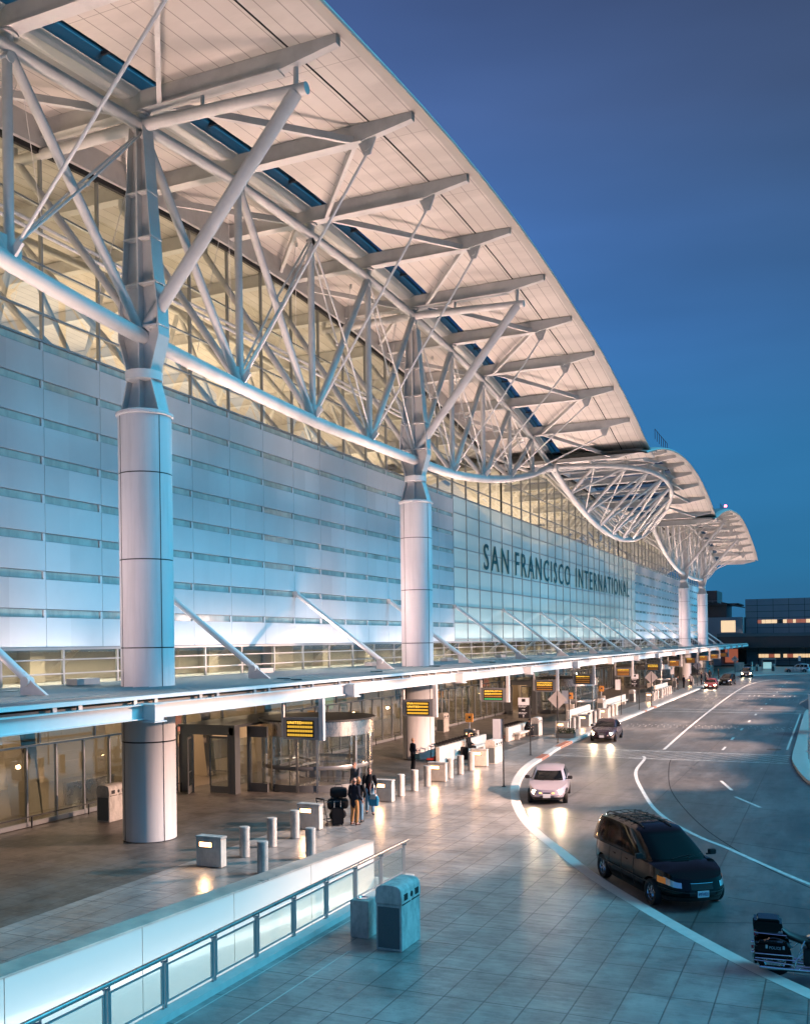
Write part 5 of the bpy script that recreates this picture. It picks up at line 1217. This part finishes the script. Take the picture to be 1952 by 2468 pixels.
# black minivan
h = hd(.587, -.81); fx, fy = -3.62, 26.35
van = car('minivan', 'black minivan with roof rack parked at the kerb in the foreground', 'van', fx - math.cos(h) * 1.64, fy - math.sin(h) * 1.64, h, paint_black, 5.25, 2.0, 1.80, van_top, (-2.50, 1.50, -2.25, .45, .91, .73), wheelr=.335, wb=3.03, xo=.14, lit=0, plate='4MFW820', rack=True, grille='wide')
# dark sedan at the far kerb
h = hd(.06, -1.0)
car('sedan_car', 'dark maroon sedan with glowing headlights beyond the crosswalk', 'car', -14.25, 67.2, h, paint_dark, 4.7, 1.78, 1.43, sedan_top, (-1.75, .95, -.95, .12, .76, .60), wheelr=.32, wb=2.75, lit=1, plate='', grille='chrome')
car('small_red_car', 'small red car with bright headlights far down the kerb', 'car', -15.0, 138.0, hd(.05, -1), paint_red, 4.1, 1.7, 1.42, hatch_top, (-1.9, 1.0, -1.4, .3, .76, .6), wheelr=.3, lit=2, plate='', coarse=True)
car('dark_wagon', 'dark car half hidden behind the small red car', 'car', -13.9, 149.0, hd(-.1, -1), paint_black, 4.7, 1.8, 1.65, van_top, (-2.3, 1.2, -2.0, .25, .8, .66), wheelr=.33, lit=0, plate='', coarse=True)
car('far_van', 'grey minivan with headlights on at the far bend of the road', 'van', -13.4, 178, hd(.02, -1), paint_grey, 4.8, 1.92, 1.78, van_top, (-2.3, 1.5, -2.0, .25, .86, .70), wheelr=.33, lit=2, plate='', coarse=True)
pv = car('patrol_car', 'white off-road patrol car side on, at the far right of the road end', 'car', -6.0, 199.5, hd(-1, .08), paint_white, 4.6, 1.85, 1.75, van_top, (-2.2, .7, -2.1, .1, .82, .68), wheelr=.36, lit=0, plate='', coarse=True)
m = MB(); m.box((-.6, 0, 1.80), (.25, 1.1, .12)); m.build('light_bar', mat('lightbar_blue', (.1, .2, .5), .3), pv, world=False)
# the two cars moving through the curve, at rest
def moving(name, x, y, hx, hy, paint, label):
    h = hd(hx, hy)
    return car(name, label, 'car', x, y, h, paint, 4.5, 1.76, 1.44, sedan_top, (-1.7, .95, -.95, .15, .76, .60), wheelr=.32, wb=2.7, lit=2, plate='', grille='wide')
#moving('saloon_car', -8.5, 57.8, .36, -1, paint_grey, 'grey brown saloon with headlights on, turning across the crosswalk in the middle lane')
#moving('saloon_car', -8.3, 88.0, -.12, -1, paint_dark, 'dark saloon with headlights on in the middle of the road, beyond the turning saloon')
# ================================================================= POLICE MOTORCYCLE
t = root('police_motorcycle', (-.32, 21.35, -.13), 'black police touring motorcycle with chrome pipes and top case, cut by the right edge', 'motorcycle', rz=hd(1, .08))
def wheelm(x):
    m = MB(); m.lathe((0, 0, 0), [(.22, -.06), (.30, -.075), (.335, -.04), (.34, 0), (.335, .04), (.30, .075), (.22, .06), (.22, -.06)], 34, cap=False); m.xf(Matrix.Translation((x, 0, .34)) @ Matrix.Rotation(R(90), 4, 'X')); w = m.build('wheel', rubber, t, smooth=True, world=False)
    m = MB(); m.lathe((0, 0, 0), [(.20, -.03), (.235, -.05), (.235, .05), (.20, .03), (.20, -.03)], 34, cap=False); m.lathe((0, 0, 0), [(0, -.07), (.05, -.07), (.05, .07), (0, .07)], 14)
    for k in range(9):
        a = 2 * math.pi * k / 9; m.bar((.04 * math.cos(a), .04 * math.sin(a), 0), (.21 * math.cos(a), .21 * math.sin(a), 0), .03, .02)
    m.xf(Matrix.Translation((x, 0, .34)) @ Matrix.Rotation(R(90), 4, 'X')); m.build('wheel_rim', chrome, w, smooth=False, world=False)
wheelm(-.82); wheelm(.82)
def fender(x, r, a0, a1, w, nm):
    m = MB(); rows = []
    for i in range(15):
        a = R(a0 + (a1 - a0) * i / 14); rows.append([(x + rr * math.cos(a), yy, .34 + rr * math.sin(a)) for rr, yy in ((r - .06, -w), (r, -w * .8), (r + .03, 0), (r, w * .8), (r - .06, w))])
    m.grid(rows); m.build(nm, paint_black, t, smooth=True, world=False)
fender(-.82, .40, 195, 40, .11, 'rear_mudguard'); fender(.82, .40, 200, 20, .09, 'front_mudguard')
m = MB(); m.box((.0, 0, .45), (.55, .30, .34)); m.build('engine_block', trimm, t, world=False, bevel=.02); m = MB()
for s in (-1, 1): m.tube((.02, 0, .5), (.02 + s * .2, 0, .86), .10, .09, 14)
m.build('engine', chrome, t, world=False, bevel=.02)
m = MB()
for s in (-1, 1):
    m.tube((.02 + s * .09, -.02, .62), (.02 + s * .19, -.02, .84), .125, n=14)
m.build('cooling_fins', trimm, t, world=False)
m = MB()
for s in (-1, 1): m.path([(.35, s * .17, .30), (-.2, s * .23, .22), (-1.12, s * .27, .24)], [.03, .045, .05], 12)
m.build('exhaust_pipe', chrome, t, smooth=True, world=False)
for s in (-1, 1):
    m = MB(); m.prism([(-1.18, .42), (-.62, .42), (-.50, .50), (-.55, .74), (-.62, .78), (-1.16, .78), (-1.22, .70)], s * .20, s * .42, 'y'); sb = m.build('pannier', paint_black, t, world=False, bevel=.07)
    m = MB(); m.path([(-1.2, s * .45, .47), (-.45, s * .45, .47), (-.30, s * .42, .62)], .013, 8); m.path([(-1.2, s * .45, .56), (-.48, s * .45, .56)], .013, 8); m.build('guard_rail', chrome, sb, smooth=True, world=False)
    m = MB(); m.box((-.98, s * .425, .70), (.04, .01, .07)); m.box((-.66, s * .425, .70), (.04, .01, .07)); m.build('latch', chrome, sb, world=False)
    text_fit('pannier_text', 'POLICE', mat('police_text_grey', (.45, .48, .52), .4), (-.93, s * .424, .655) if s < 0 else (-.71, s * .424, .655), (1, 0, 0) if s < 0 else (-1, 0, 0), (0, 0, 1), .22, .055, sb, .002)
m = MB(); m.prism([(-1.22, .92), (-.72, .92), (-.66, 1.0), (-.68, 1.16), (-.76, 1.20), (-1.18, 1.20), (-1.24, 1.12)], -.26, .26, 'y'); tcse = m.build('top_case', paint_black, t, world=False, bevel=.07)
m = MB(); m.box((-1.05, -.245, 1.06), (.05, .015, .08)); m.box((-.84, -.245, 1.06), (.05, .015, .08)); m.build('latch', chrome, tcse, world=False)
m = MB(); m.path([(-1.2, -.2, .90), (-.6, -.2, .88), (-.5, 0, .80)], .014, 8); m.path([(-1.2, .2, .90), (-.6, .2, .88), (-.5, 0, .80)], .014, 8); m.build('case_rack', chrome, t, smooth=True, world=False)
m = MB(); rows = []
for x_, z_, w_ in ((-.66, .94, .10), (-.55, .86, .17), (-.3, .78, .20), (-.05, .80, .15), (.08, .86, .10)): rows.append([(x_, w_ * math.cos(a), z_ + .06 * math.sin(a) - .0) for a in [math.pi * k / 8 for k in range(9)]] + [(x_, -w_ * .8, z_ - .06), (x_, w_ * .8, z_ - .06)])
m.grid(rows, close=True); m.build('saddle', trimm, t, smooth=True, world=False)
m = MB(); rows = []
for x_, z_, w_ in ((.02, .82, .06), (.12, .90, .15), (.30, .95, .17), (.48, .98, .12), (.56, .96, .05)): rows.append([(x_, w_ * math.cos(2 * math.pi * k / 14), z_ + w_ * .75 * math.sin(2 * math.pi * k / 14)) for k in range(14)])
m.grid(rows, close=True); m.build('fuel_tank', paint_black, t, smooth=True, world=False)
m = MB(); m.tube((.80, -.1, .34), (.52, -.1, 1.05), .03, n=10); m.tube((.80, .1, .34), (.52, .1, 1.05), .03, n=10); m.path([(.25, -.42, 1.05), (.45, -.3, 1.12), (.5, 0, 1.08), (.45, .3, 1.12), (.25, .42, 1.05)], .018, 8); m.build('fork_and_handlebar', chrome, t, smooth=True, world=False)
m = MB(); m.prism([(.60, .85), (.80, .95), (.60, 1.45), (.56, 1.42)], -.25, .25, 'y'); m.build('windshield', carglass, t, world=False, bevel=.02)
m = MB(); m.lathe((0, 0, 0), [(0, .06), (.1, .03), (.1, -.1), (.03, -.14)], 16); m.xf(Matrix.Translation((.74, 0, .95)) @ Matrix.Rotation(R(90), 4, 'Y')); m.build('headlight', lensm, t, smooth=True, world=False)
for s in (-1, 1):
    m = MB(); m.lathe((0, 0, 0), [(0, .03), (.035, .02), (.035, -.03)], 12); m.xf(Matrix.Translation((-1.20, s * .16, .86)) @ Matrix.Rotation(R(-90), 4, 'Y')); m.build('tail_light', redlens, t, world=False)
m = MB(); m.path([(-.46, -.30, .26), (-.40, -.36, .50), (-.26, -.30, .84)], .016, 8); m.path([(-1.22, -.30, .38), (-.5, -.44, .38)], .014, 8); m.build('crash_bar', chrome, t, smooth=True, world=False)
for dz in (.50, .60, .70):
    m = MB(); m.lathe((0, 0, 0), [(0, .04), (.03, .03), (.035, -.02)], 12); m.xf(Matrix.Translation((-1.24, -.16, dz)) @ Matrix.Rotation(R(-90), 4, 'Y')); m.build('rear_lamp', chrome if dz != .6 else redlens, t, smooth=True, world=False)
m = MB(); m.path([(-.1, .12, .3), (.05, .40, .02)], .015, 6); m.path([(-.45, .25, .30), (.3, .25, .28)], .02, 6); m.path([(-.45, -.25, .30), (.3, -.25, .28)], .02, 6); m.build('side_stand', chrome, t, world=False)
# ================================================================= PEOPLE
skin = mat('skin', (.45, .24, .17), .55, var=.08, vscale=20)
def cloth(n, c): return mat(n, c, .85, 0, .2, var=.25, vscale=14, bump=.25, bscale=30)
def blob(name, parts, matl, parent, vox=.012, sm=3):
    """parts: tapered limbs as lists of (point, radius[, flatten]); merged into ONE continuous surface"""
    m = MB()
    for P in parts:
        pts = [Vector(p[0]) for p in P]; rr = [p[1] for p in P]; fl = [p[2] if len(p) > 2 else 1.0 for p in P]
        # rings along the limb plus rounded ends
        n = 14; ring = []; ks = len(pts)
        t0 = (pts[1] - pts[0]).normalized(); t1 = (pts[-1] - pts[-2]).normalized()
        seq = [(pts[0] - t0 * rr[0] * .75, rr[0] * .55, fl[0])] + list(zip(pts, rr, fl)) + [(pts[-1] + t1 * rr[-1] * .75, rr[-1] * .55, fl[-1])]
        for i, (p, r, f) in enumerate(seq):
            a = seq[max(i - 1, 0)][0]; b = seq[min(i + 1, len(seq) - 1)][0]; d = (b - a).normalized()
            side_ = Vector((0, 1, 0)) if abs(d.y) < .9 else Vector((1, 0, 0))
            x = d.cross(side_).normalized(); y = x.cross(d).normalized()      # y ~ left-right, x ~ fore-aft
            ring.append([p + r * (y * math.cos(2 * math.pi * k / n) + x * f * math.sin(2 * math.pi * k / n)) for k in range(n)])
        k0 = len(m.v); m.grid(ring, close=True); m.f.append(tuple(k0 + k for k in reversed(range(n)))); e = len(m.v); m.f.append(tuple(range(e - n, e)))
    o = m.build(name, matl, parent, world=False)
    r = o.modifiers.new('r', 'REMESH'); r.mode = 'VOXEL'; r.voxel_size = vox
    s = o.modifiers.new('s', 'SMOOTH'); s.iterations = sm; s.factor = .5
    bpy.context.view_layer.update()
    me = bpy.data.meshes.new_from_object(o.evaluated_get(bpy.context.evaluated_depsgraph_get())); o.modifiers.clear(); o.data = me
    if not me.materials: me.materials.append(matl)
    me.polygons.foreach_set('use_smooth', [True] * len(me.polygons))
    return o
def hand(w, d, s, up=Vector((0, 0, 1)), curl=.5):
    """palm, four fingers, thumb; w = wrist, d = direction of the hand, s = +1/-1 side"""
    d = Vector(d).normalized(); lat = Vector((1, 0, 0)) - d * d.x; lat = lat.normalized(); nrm = d.cross(lat).normalized()
    W = Vector(w); P = [[(W, .026), (W + d * .05, .036, .55), (W + d * .085, .036, .5)]]
    inn = -nrm * s if nrm.y * s < 0 else nrm * s; inn = Vector((0, -s, 0))
    for i, ln in enumerate((.068, .076, .072, .056)):
        b = W + d * .085 + lat * (.030 - .020 * i); k1 = b + (d + inn * curl * .5).normalized() * ln * .45; k2 = k1 + (d + inn * curl * 1.6).normalized() * ln * .32; k3 = k2 + (d * .6 + inn * curl * 2.2).normalized() * ln * .28
        P.append([(b - d * .01, .0095), (k1, .009), (k2, .0085), (k3, .0075)])
    b = W + d * .03 + lat * .032; P.append([(b, .012), (b + (lat + d * .9).normalized() * .035, .0105), (b + (lat * .5 + d).normalized() * .062, .009)])
    return P
def person(x, y, rz, label, J, cl, hair='short', haircol=(.03, .02, .015), coat=None, scale=1.0, name='person', z=0, shirt=None, group=None, skirt=False):
    """local +x = the way the body faces. J: joints. cl: dict of materials."""
    t = root(name, (x, y, z), label, 'person', group, rz=rz); t.scale = (scale,) * 3
    g = lambda k: Vector(J[k])
    pel, chest, neck, head = g('pelvis'), g('chest'), g('neck'), g('head')
    body = [[(pel, .135, .78), ((pel + chest) / 2, .125, .72), (chest, .155, .70), (neck - Vector((0, 0, .06)), .10, .7)], [(neck - Vector((0, 0, .08)), .055), (neck + (head - neck) * .6, .052)],
            [(head + Vector((-.005, 0, -.035)), .070, 1.0), (head + Vector((-.008, 0, .035)), .078, 1.15), (head + Vector((-.01, 0, .075)), .062, 1.15)], [(head + Vector((.045, 0, -.085)), .030), (head + Vector((.03, 0, -.055)), .052)],
            [(head + Vector((.075, 0, .015)), .010), (head + Vector((.098, 0, -.018)), .014), (head + Vector((.080, 0, -.03)), .014)],
            [(head + Vector((.078, -.022, -.055)), .008), (head + Vector((.082, .022, -.055)), .008)]]
    for s in (-1, 1): body.append([(head + Vector((-.005, s * .078, .01)), .014, 1), (head + Vector((-.002, s * .080, -.025)), .011)])
    for s, q in ((1, 'l'), (-1, 'r')):
        sh, el, wr = g('sh' + q), g('el' + q), g('wr' + q); hp, kn, an, to = g('hip' + q), g('kn' + q), g('an' + q), g('toe' + q)
        body.append([(sh, .055), ((sh + el) / 2, .048), (el, .040), ((el + wr) / 2, .036), (wr, .026)])
        body += hand(wr, (wr - el).normalized() * .6 + Vector(J.get('hd' + q, (0, 0, -.8))), s)
        body.append([(hp, .088), ((hp + kn) / 2, .075), (kn, .055), ((kn + an) / 2, .052), (an, .038)])
        body.append([(an, .038), ((an + to) / 2, .036), (to, .030)])
    blob('body', body, skin, t, vox=.0095, sm=2)
    for s in (-1, 1):
        m = MB(); m.lathe(tuple(head + Vector((.075, s * .028, .012))), [(0, -.006), (.007, -.003), (.007, .004), (0, .006)], 8); m.build('eye', black, t, world=False)
    # hair
    hc = mat('hair_%d' % int(abs(x * 100)), haircol, .6, var=.3, vscale=40)
    hh = [[(head + Vector((-.03, 0, .02)), .085, 1.0), (head + Vector((-.022, 0, .07)), .080, 1.1)]]
    if hair == 'bald': hh = [[(head + Vector((-.045, -.05, .0)), .036), (head + Vector((-.062, 0, .0)), .045), (head + Vector((-.045, .05, .0)), .036)]]
    if hair == 'long': hh += [[(head + Vector((-.03, 0, .04)), .088), (head + Vector((-.055, 0, -.06)), .085, .7), (head + Vector((-.07, 0, -.17)), .065, .5)]]
    if hair == 'curly': hh = [[(head + Vector((-.03, 0, -.05)), .095), (head + Vector((-.025, 0, .03)), .112), (head + Vector((-.015, 0, .08)), .09)]] + [[(head + Vector((-.03 + .05 * math.cos(a), .09 * math.sin(a), .02 + .05 * math.cos(a * 2.3))), .035), (head + Vector((-.05, .1 * math.sin(a), -.05)), .03)] for a in (.6, 1.4, 2.4, 3.6, 4.6, 5.6)]
    blob('hair', hh, hc, t, vox=.011, sm=2)
    # trousers or skirt
    if 'trousers' in cl:
        P = [[(pel + Vector((0, 0, -.02)), .150, .80), (pel + Vector((0, 0, .10)), .142, .78)]]
        for q in 'lr':
            hp, kn, an = g('hip' + q), g('kn' + q), g('an' + q); P.append([(hp, .100), ((hp + kn) / 2, .088), (kn, .072), ((kn + an) / 2, .070), (an + (kn - an).normalized() * .05, .062)])
        blob('trousers', P, cl['trousers'], t)
    if 'top' in cl:
        P = [[(pel + Vector((0, 0, -.02 - cl.get('hem', .06))), .165, .80), ((pel + chest) / 2, .152, .78), (chest, .180, .74), (neck - Vector((0, 0, .07)), .115, .75)]]
        for q in 'lr':
            sh, el, wr = g('sh' + q), g('el' + q), g('wr' + q); P.append([(sh, .074), ((sh + el) / 2, .064), (el, .056), (wr + (el - wr).normalized() * .03, .044)])
        P.append([(chest + Vector((0, -.14, .13)), .06), (chest + Vector((0, .14, .13)), .06)])
        P.append([(neck - Vector((0, 0, .045)), .066, 1), (neck - Vector((0, 0, .02)), .060, 1)])
        blob(cl.get('topname', 'jacket'), P, cl['top'], t)
    if shirt is not None:
        P = [[(pel + Vector((.055, 0, -.05)), .11, .75), ((pel + chest) / 2 + Vector((.060, 0, 0)), .088, .72), (chest + Vector((.062, 0, .02)), .085, .72), (neck + Vector((.025, 0, -.07)), .055, .8)]]
        blob('shirt', P, shirt, t)
    for q in 'lr':
        an, to = g('an' + q), g('toe' + q)
        blob('shoe', [[(an + Vector((-.03, 0, -.035)), .046), (an + (to - an) * .4 + Vector((0, 0, -.005)), .047, .8), (to, .040, .8)]], cl.get('shoes', blackp), t, vox=.010)
    return t
STAND = dict(pelvis=(0, 0, .95), chest=(0, 0, 1.27), neck=(.0, 0, 1.50), head=(.02, 0, 1.63), shl=(0, .18, 1.42), shr=(0, -.18, 1.42), ell=(-.03, .25, 1.13), elr=(-.03, -.25, 1.13), wrl=(.05, .25, .89), wrr=(.05, -.25, .89),
             hipl=(0, .09, .92), hipr=(0, -.09, .92), knl=(.02, .11, .50), knr=(.02, -.11, .50), anl=(-.03, .12, .09), anr=(-.03, -.12, .09), toel=(.12, .15, .04), toer=(.12, -.15, .04))
def pose(**k): d = dict(STAND); d.update(k); return d
blk = cloth('black_cloth', (.012, .013, .016)); navy = cloth('dark_navy_cloth', (.012, .016, .028)); tan = cloth('tan_cloth', (.42, .22, .09)); jean = cloth('pale_denim', (.16, .30, .42)); maroon = cloth('maroon_cloth', (.09, .018, .02)); stripe = cloth('striped_shirt', (.42, .45, .46)); bluebag = cloth('blue_bag', (.03, .25, .42))
brown = mat('brown_leather', (.10, .035, .02), .45)
person(-16.30, 32.45, R(75), 'balding man in a dark jacket and tan trousers seen from behind beside the luggage cart', pose(wrr=(.16, -.24, .92), wrl=(.10, .24, .9)), dict(trousers=tan, top=navy, shoes=brown, hem=.16), hair='bald', haircol=(.16, .10, .07))
person(-16.38, 32.95, R(100), 'curly haired woman in a black leather jacket behind the balding man', pose(wrr=(.22, -.16, .95), elr=(.02, -.27, 1.12)), dict(trousers=jean, top=blk, hem=.0), hair='curly', haircol=(.42, .20, .09), scale=.97)
person(-16.75, 34.7, R(-62), 'smiling man in an open black jacket, maroon shirt and pale jeans, stepping forward', pose(pelvis=(-.02, 0, .93), chest=(-.04, .0, 1.26), knl=(.16, .10, .52), anl=(.26, .10, .10), toel=(.40, .12, .05), knr=(-.03, -.10, .50), anr=(-.18, -.10, .10), toer=(-.03, -.12, .04), wrl=(.18, .20, .92), wrr=(.02, -.28, .86)), dict(trousers=jean, top=blk, hem=.10), shirt=maroon, hair='short', scale=1.05)
t = root('shoulder_bag', (-16.42, 34.35, .60), 'blue and striped cloth bag hanging at the smiling man\'s side', 'bag')
m = MB(); m.prism([(-.19, -.20), (.19, -.20), (.22, .12), (.12, .22), (-.14, .22), (-.21, .1)], -.07, .07, 'y'); m.build('bag_pouch', bluebag, t, world=False, bevel=.03); m = MB(); m.prism([(-.15, .05), (.15, .05), (.12, .26), (-.12, .26)], -.08, .08, 'y'); m.build('striped_flap', stripe, t, world=False, bevel=.02)
m = MB(); m.path([(-.12, 0, .2), (-.15, 0, .5), (-.05, 0, .78), (.1, 0, .5), (.12, 0, .2)], .012, 6); m.build('strap', stripe, t, world=False)
person(-20.1, 46.9, R(-120 + 170), 'fair haired person in a dark suit standing by the luggage carts with a shoulder bag', pose(wrr=(.16, -.14, 1.12), elr=(.0, -.25, 1.12)), dict(trousers=blk, top=navy, hem=.18), hair='short', haircol=(.26, .15, .09), scale=.99)
t = root('handbag', (-19.78, 46.75, .82), 'dark teal handbag held by the person in the dark suit', 'bag')
m = MB(); m.prism([(-.17, -.16), (.17, -.16), (.15, .12), (-.13, .12)], -.06, .06, 'y'); m.build('bag_pouch', cloth('teal_leather', (.02, .06, .08)), t, world=False, bevel=.03); m = MB(); m.path([(-.1, 0, .1), (-.1, 0, .32), (0, 0, .40), (.1, 0, .32), (.1, 0, .1)], .012, 6); m.build('strap', blackp, t, world=False)
SIT = pose(pelvis=(0, 0, .60), chest=(.03, 0, .90), neck=(.06, 0, 1.13), head=(.09, 0, 1.27), shl=(.04, .18, 1.05), shr=(.04, -.18, 1.05), ell=(.10, .22, .78), elr=(.10, -.22, .78), wrl=(.33, .10, .72), wrr=(.33, -.10, .72),
           hipl=(.02, .09, .58), hipr=(.02, -.09, .58), knl=(.44, .10, .57), knr=(.44, -.10, .57), anl=(.46, .10, .10), anr=(.46, -.10, .10), toel=(.60, .11, .04), toer=(.60, -.11, .04), hdl=(.3, -.2, -.2), hdr=(.3, .2, -.2))
person(-19.65, 54.0, R(-5), 'black haired woman in black sitting on the long bench wall beside a suitcase', SIT, dict(trousers=blk, top=blk), hair='long')
person(-19.65, 65.9, R(0), 'dark dressed person leaning forward on the shorter bench wall', dict(SIT, chest=(.12, 0, .88), neck=(.22, 0, 1.06), head=(.30, 0, 1.16), shl=(.18, .18, 1.0), shr=(.18, -.18, 1.0), ell=(.28, .2, .76), elr=(.28, -.2, .76), wrl=(.48, .06, .74), wrr=(.48, -.06, .74)), dict(trousers=blk, top=blk), hair='short')
person(-18.5, 37.0, R(-100), 'person in a grey top behind the lamp block, putting something down on it', pose(chest=(.05, 0, 1.24), head=(.12, 0, 1.60), neck=(.08, 0, 1.46), wrl=(.40, .14, 1.02), ell=(.15, .24, 1.12)), dict(trousers=blk, top=cloth('grey_cloth', (.10, .10, .11))), hair='short', haircol=(.2, .08, .05))
def suitcase(x, y, rz, label, h=.72, z=0):
    t = root('suitcase', (x, y, z), label, 'suitcase', rz=rz)
    m = MB(); m.box((0, 0, .05 + h / 2), (.44, .26, h)); m.build('case_shell', blk, t, world=False, bevel=.03)
    m = MB(); m.path([(-.12, .0, h + .05), (-.12, 0, h + .30), (.12, 0, h + .30), (.12, 0, h + .05)], .012, 6); m.build('pull_handle', chrome, t, world=False)
    for s in (-.16, .16):
        m = MB(); m.tube((s - .02, .08, .04), (s + .02, .08, .04), .04, n=10); m.build('wheel', rubber, t, world=False)
    return t
suitcase(-19.15, 52.1, R(10), 'upright black suitcase beside the seated black haired woman')
suitcase(-16.85, 32.15, R(30), 'black wheeled suitcase leaning at the luggage cart', .6)
def duffel(x, y, z, rz, label, L_=.62, r=.19):
    t = root('duffel_bag', (x, y, z), label, 'bag', rz=rz)
    m = MB(); m.path([(-L_ / 2, 0, r), (-L_ / 2 + .05, 0, r), (0, 0, r * 1.04), (L_ / 2 - .05, 0, r), (L_ / 2, 0, r)], [r * .75, r, r * 1.08, r, r * .75], 18); m.build('bag_shell', blk, t, smooth=True, world=False)
    m = MB(); m.path([(-.14, 0, 2 * r), (-.1, 0, 2 * r + .1), (.1, 0, 2 * r + .1), (.14, 0, 2 * r)], .014, 6); m.build('bag_handle', blackp, t, world=False)
duffel(-16.98, 32.5, .98, R(20), 'black rounded bag on top of the loaded luggage cart')
duffel(-17.0, 32.45, .55, R(40), 'wide black bag in the middle of the loaded luggage cart', .75, .2)
duffel(-16.95, 32.35, .20, R(60), 'black bag at the bottom of the loaded luggage cart', .6, .16)
random.seed(21)
far = [(-18.6, 132, 0, 'distant dark figure left of the third diamond sign'), (-18.2, 135, 40, 'distant dark figure under the third diamond sign'), (-17.8, 139, 120, 'distant figure in light clothes behind the bollard row'), (-17.2, 146, 200, 'distant dark figure standing near the red car'), (-17.0, 150, 250, 'distant figure in a pale coat by the red car'), (-17.6, 160, 90, 'distant dark figure beyond the red car'), (-16.9, 166, 10, 'distant figure beside the farthest diamond sign')]
for x, y, a, lb in far:
    c = random.choice((blk, navy, cloth('pale_coat', (.35, .30, .28)) if 'pale' in lb or 'light' in lb else blk)); person(x, y, R(a), lb, pose(), dict(trousers=blk, top=(cloth('pale_coat2', (.35, .3, .28)) if ('pale' in lb or 'light' in lb) else c), hem=.1), scale=random.uniform(.95, 1.05))
# planter with dark shrubs
leafm = mat('shrub_leaf', (.03, .055, .02), .6, var=.4, vscale=6)
for x, y, lb in ((-16.9, 66.3, 'low dark planter of clipped shrubs left of the dark maroon sedan'),):
    t = root('shrub_planter', (x, y, 0), lb, 'planter')
    m = MB(); m.box((0, 0, .15), (1.3, .6, .3)); m.build('planter_box', binpanel, t, world=False, bevel=.02)
    m = MB()
    for i in range(900):
        p = Vector((random.uniform(-.65, .65), random.uniform(-.32, .32), random.uniform(.25, .62 + .08 * math.sin(i)))); a = Vector((random.gauss(0, 1), random.gauss(0, 1), random.gauss(0, 1))).normalized() * .05; b = a.cross(Vector((random.random(), random.random(), 1))).normalized() * .03
        m.add([p - a, p + b, p + a, p - b], [(0, 1, 2, 3)])
    m.build('foliage', leafm, t, world=False)
# interior greenery glimpsed through the doors
for i, y in enumerate((38.6, 62.0, 88.0)):
    t = root('indoor_plant', (-31.8, y, .02), ['tall green potted plant inside, behind the nearest swing door', 'green indoor plant behind the glass past the second column', 'green indoor plant behind the second entrance'][i], 'plant')
    m = MB(); m.lathe((0, 0, 0), [(.22, 0), (.3, .5), (.26, .5)], 16); m.build('pot', concrete, t, world=False)
    m = MB()
    for k in range(1200):
        h_ = random.uniform(.6, 2.7); rr = .55 * (1.1 - abs(h_ - 1.5) / 1.6); p = Vector((random.gauss(0, rr * .5), random.gauss(0, rr * .5), h_)); a = Vector((random.gauss(0, 1), random.gauss(0, 1), random.gauss(0, .6))).normalized() * .10; b = a.cross(Vector((random.random(), random.random(), 1))).normalized() * .025
        m.add([p - a, p + b, p + a, p - b], [(0, 1, 2, 3)])
    m.tube((0, 0, .4), (0, 0, 2.2), .03, n=6); m.build('foliage', mat('indoor_leaf%d' % i, (.06, .14, .03), .5), t, world=False)
# street lamps standing along the road, right of the picture, whose light falls across the pavement
for i, y in enumerate((40, 76, 112, 148)):
    t = root('street_lamp', (3.2, y, 0), 'roadside lamp post with shielded warm lamps, %s along the road' % ('first', 'second', 'third', 'fourth')[i], 'street lamp', 'lamps along the road')
    m = MB(); m.tube((3.2, y, -.1), (3.2, y, 8.2), .10, .07, n=12); m.tube((3.2, y, 8.1), (2.2, y, 8.3), .05, n=8); m.build('lamp_post', mull, t, smooth=True)
    m = MB(); m.box((2.0, y, 8.25), (.5, 1.2, .3)); m.build('lamp_head', mull, t); m = MB(); m.box((1.74, y, 8.2), (.02, 1.0, .2)); m.build('lamp_lens', lampm, t)
    for az in (-50, -18, 14, 44):
        if i == 0 and az == -50: spot('street_light', (1.7, y, 8.2), (-19.2, -17, -7.7), 46000, 29, (1, .58, .38), .7, .15); continue
        spot('street_light', (1.7, y, 8.2), (-math.cos(R(az)), math.sin(R(az)), -.42 if az != -50 else -.36), 54000, 44, (1, .60, .43), .75, .15)
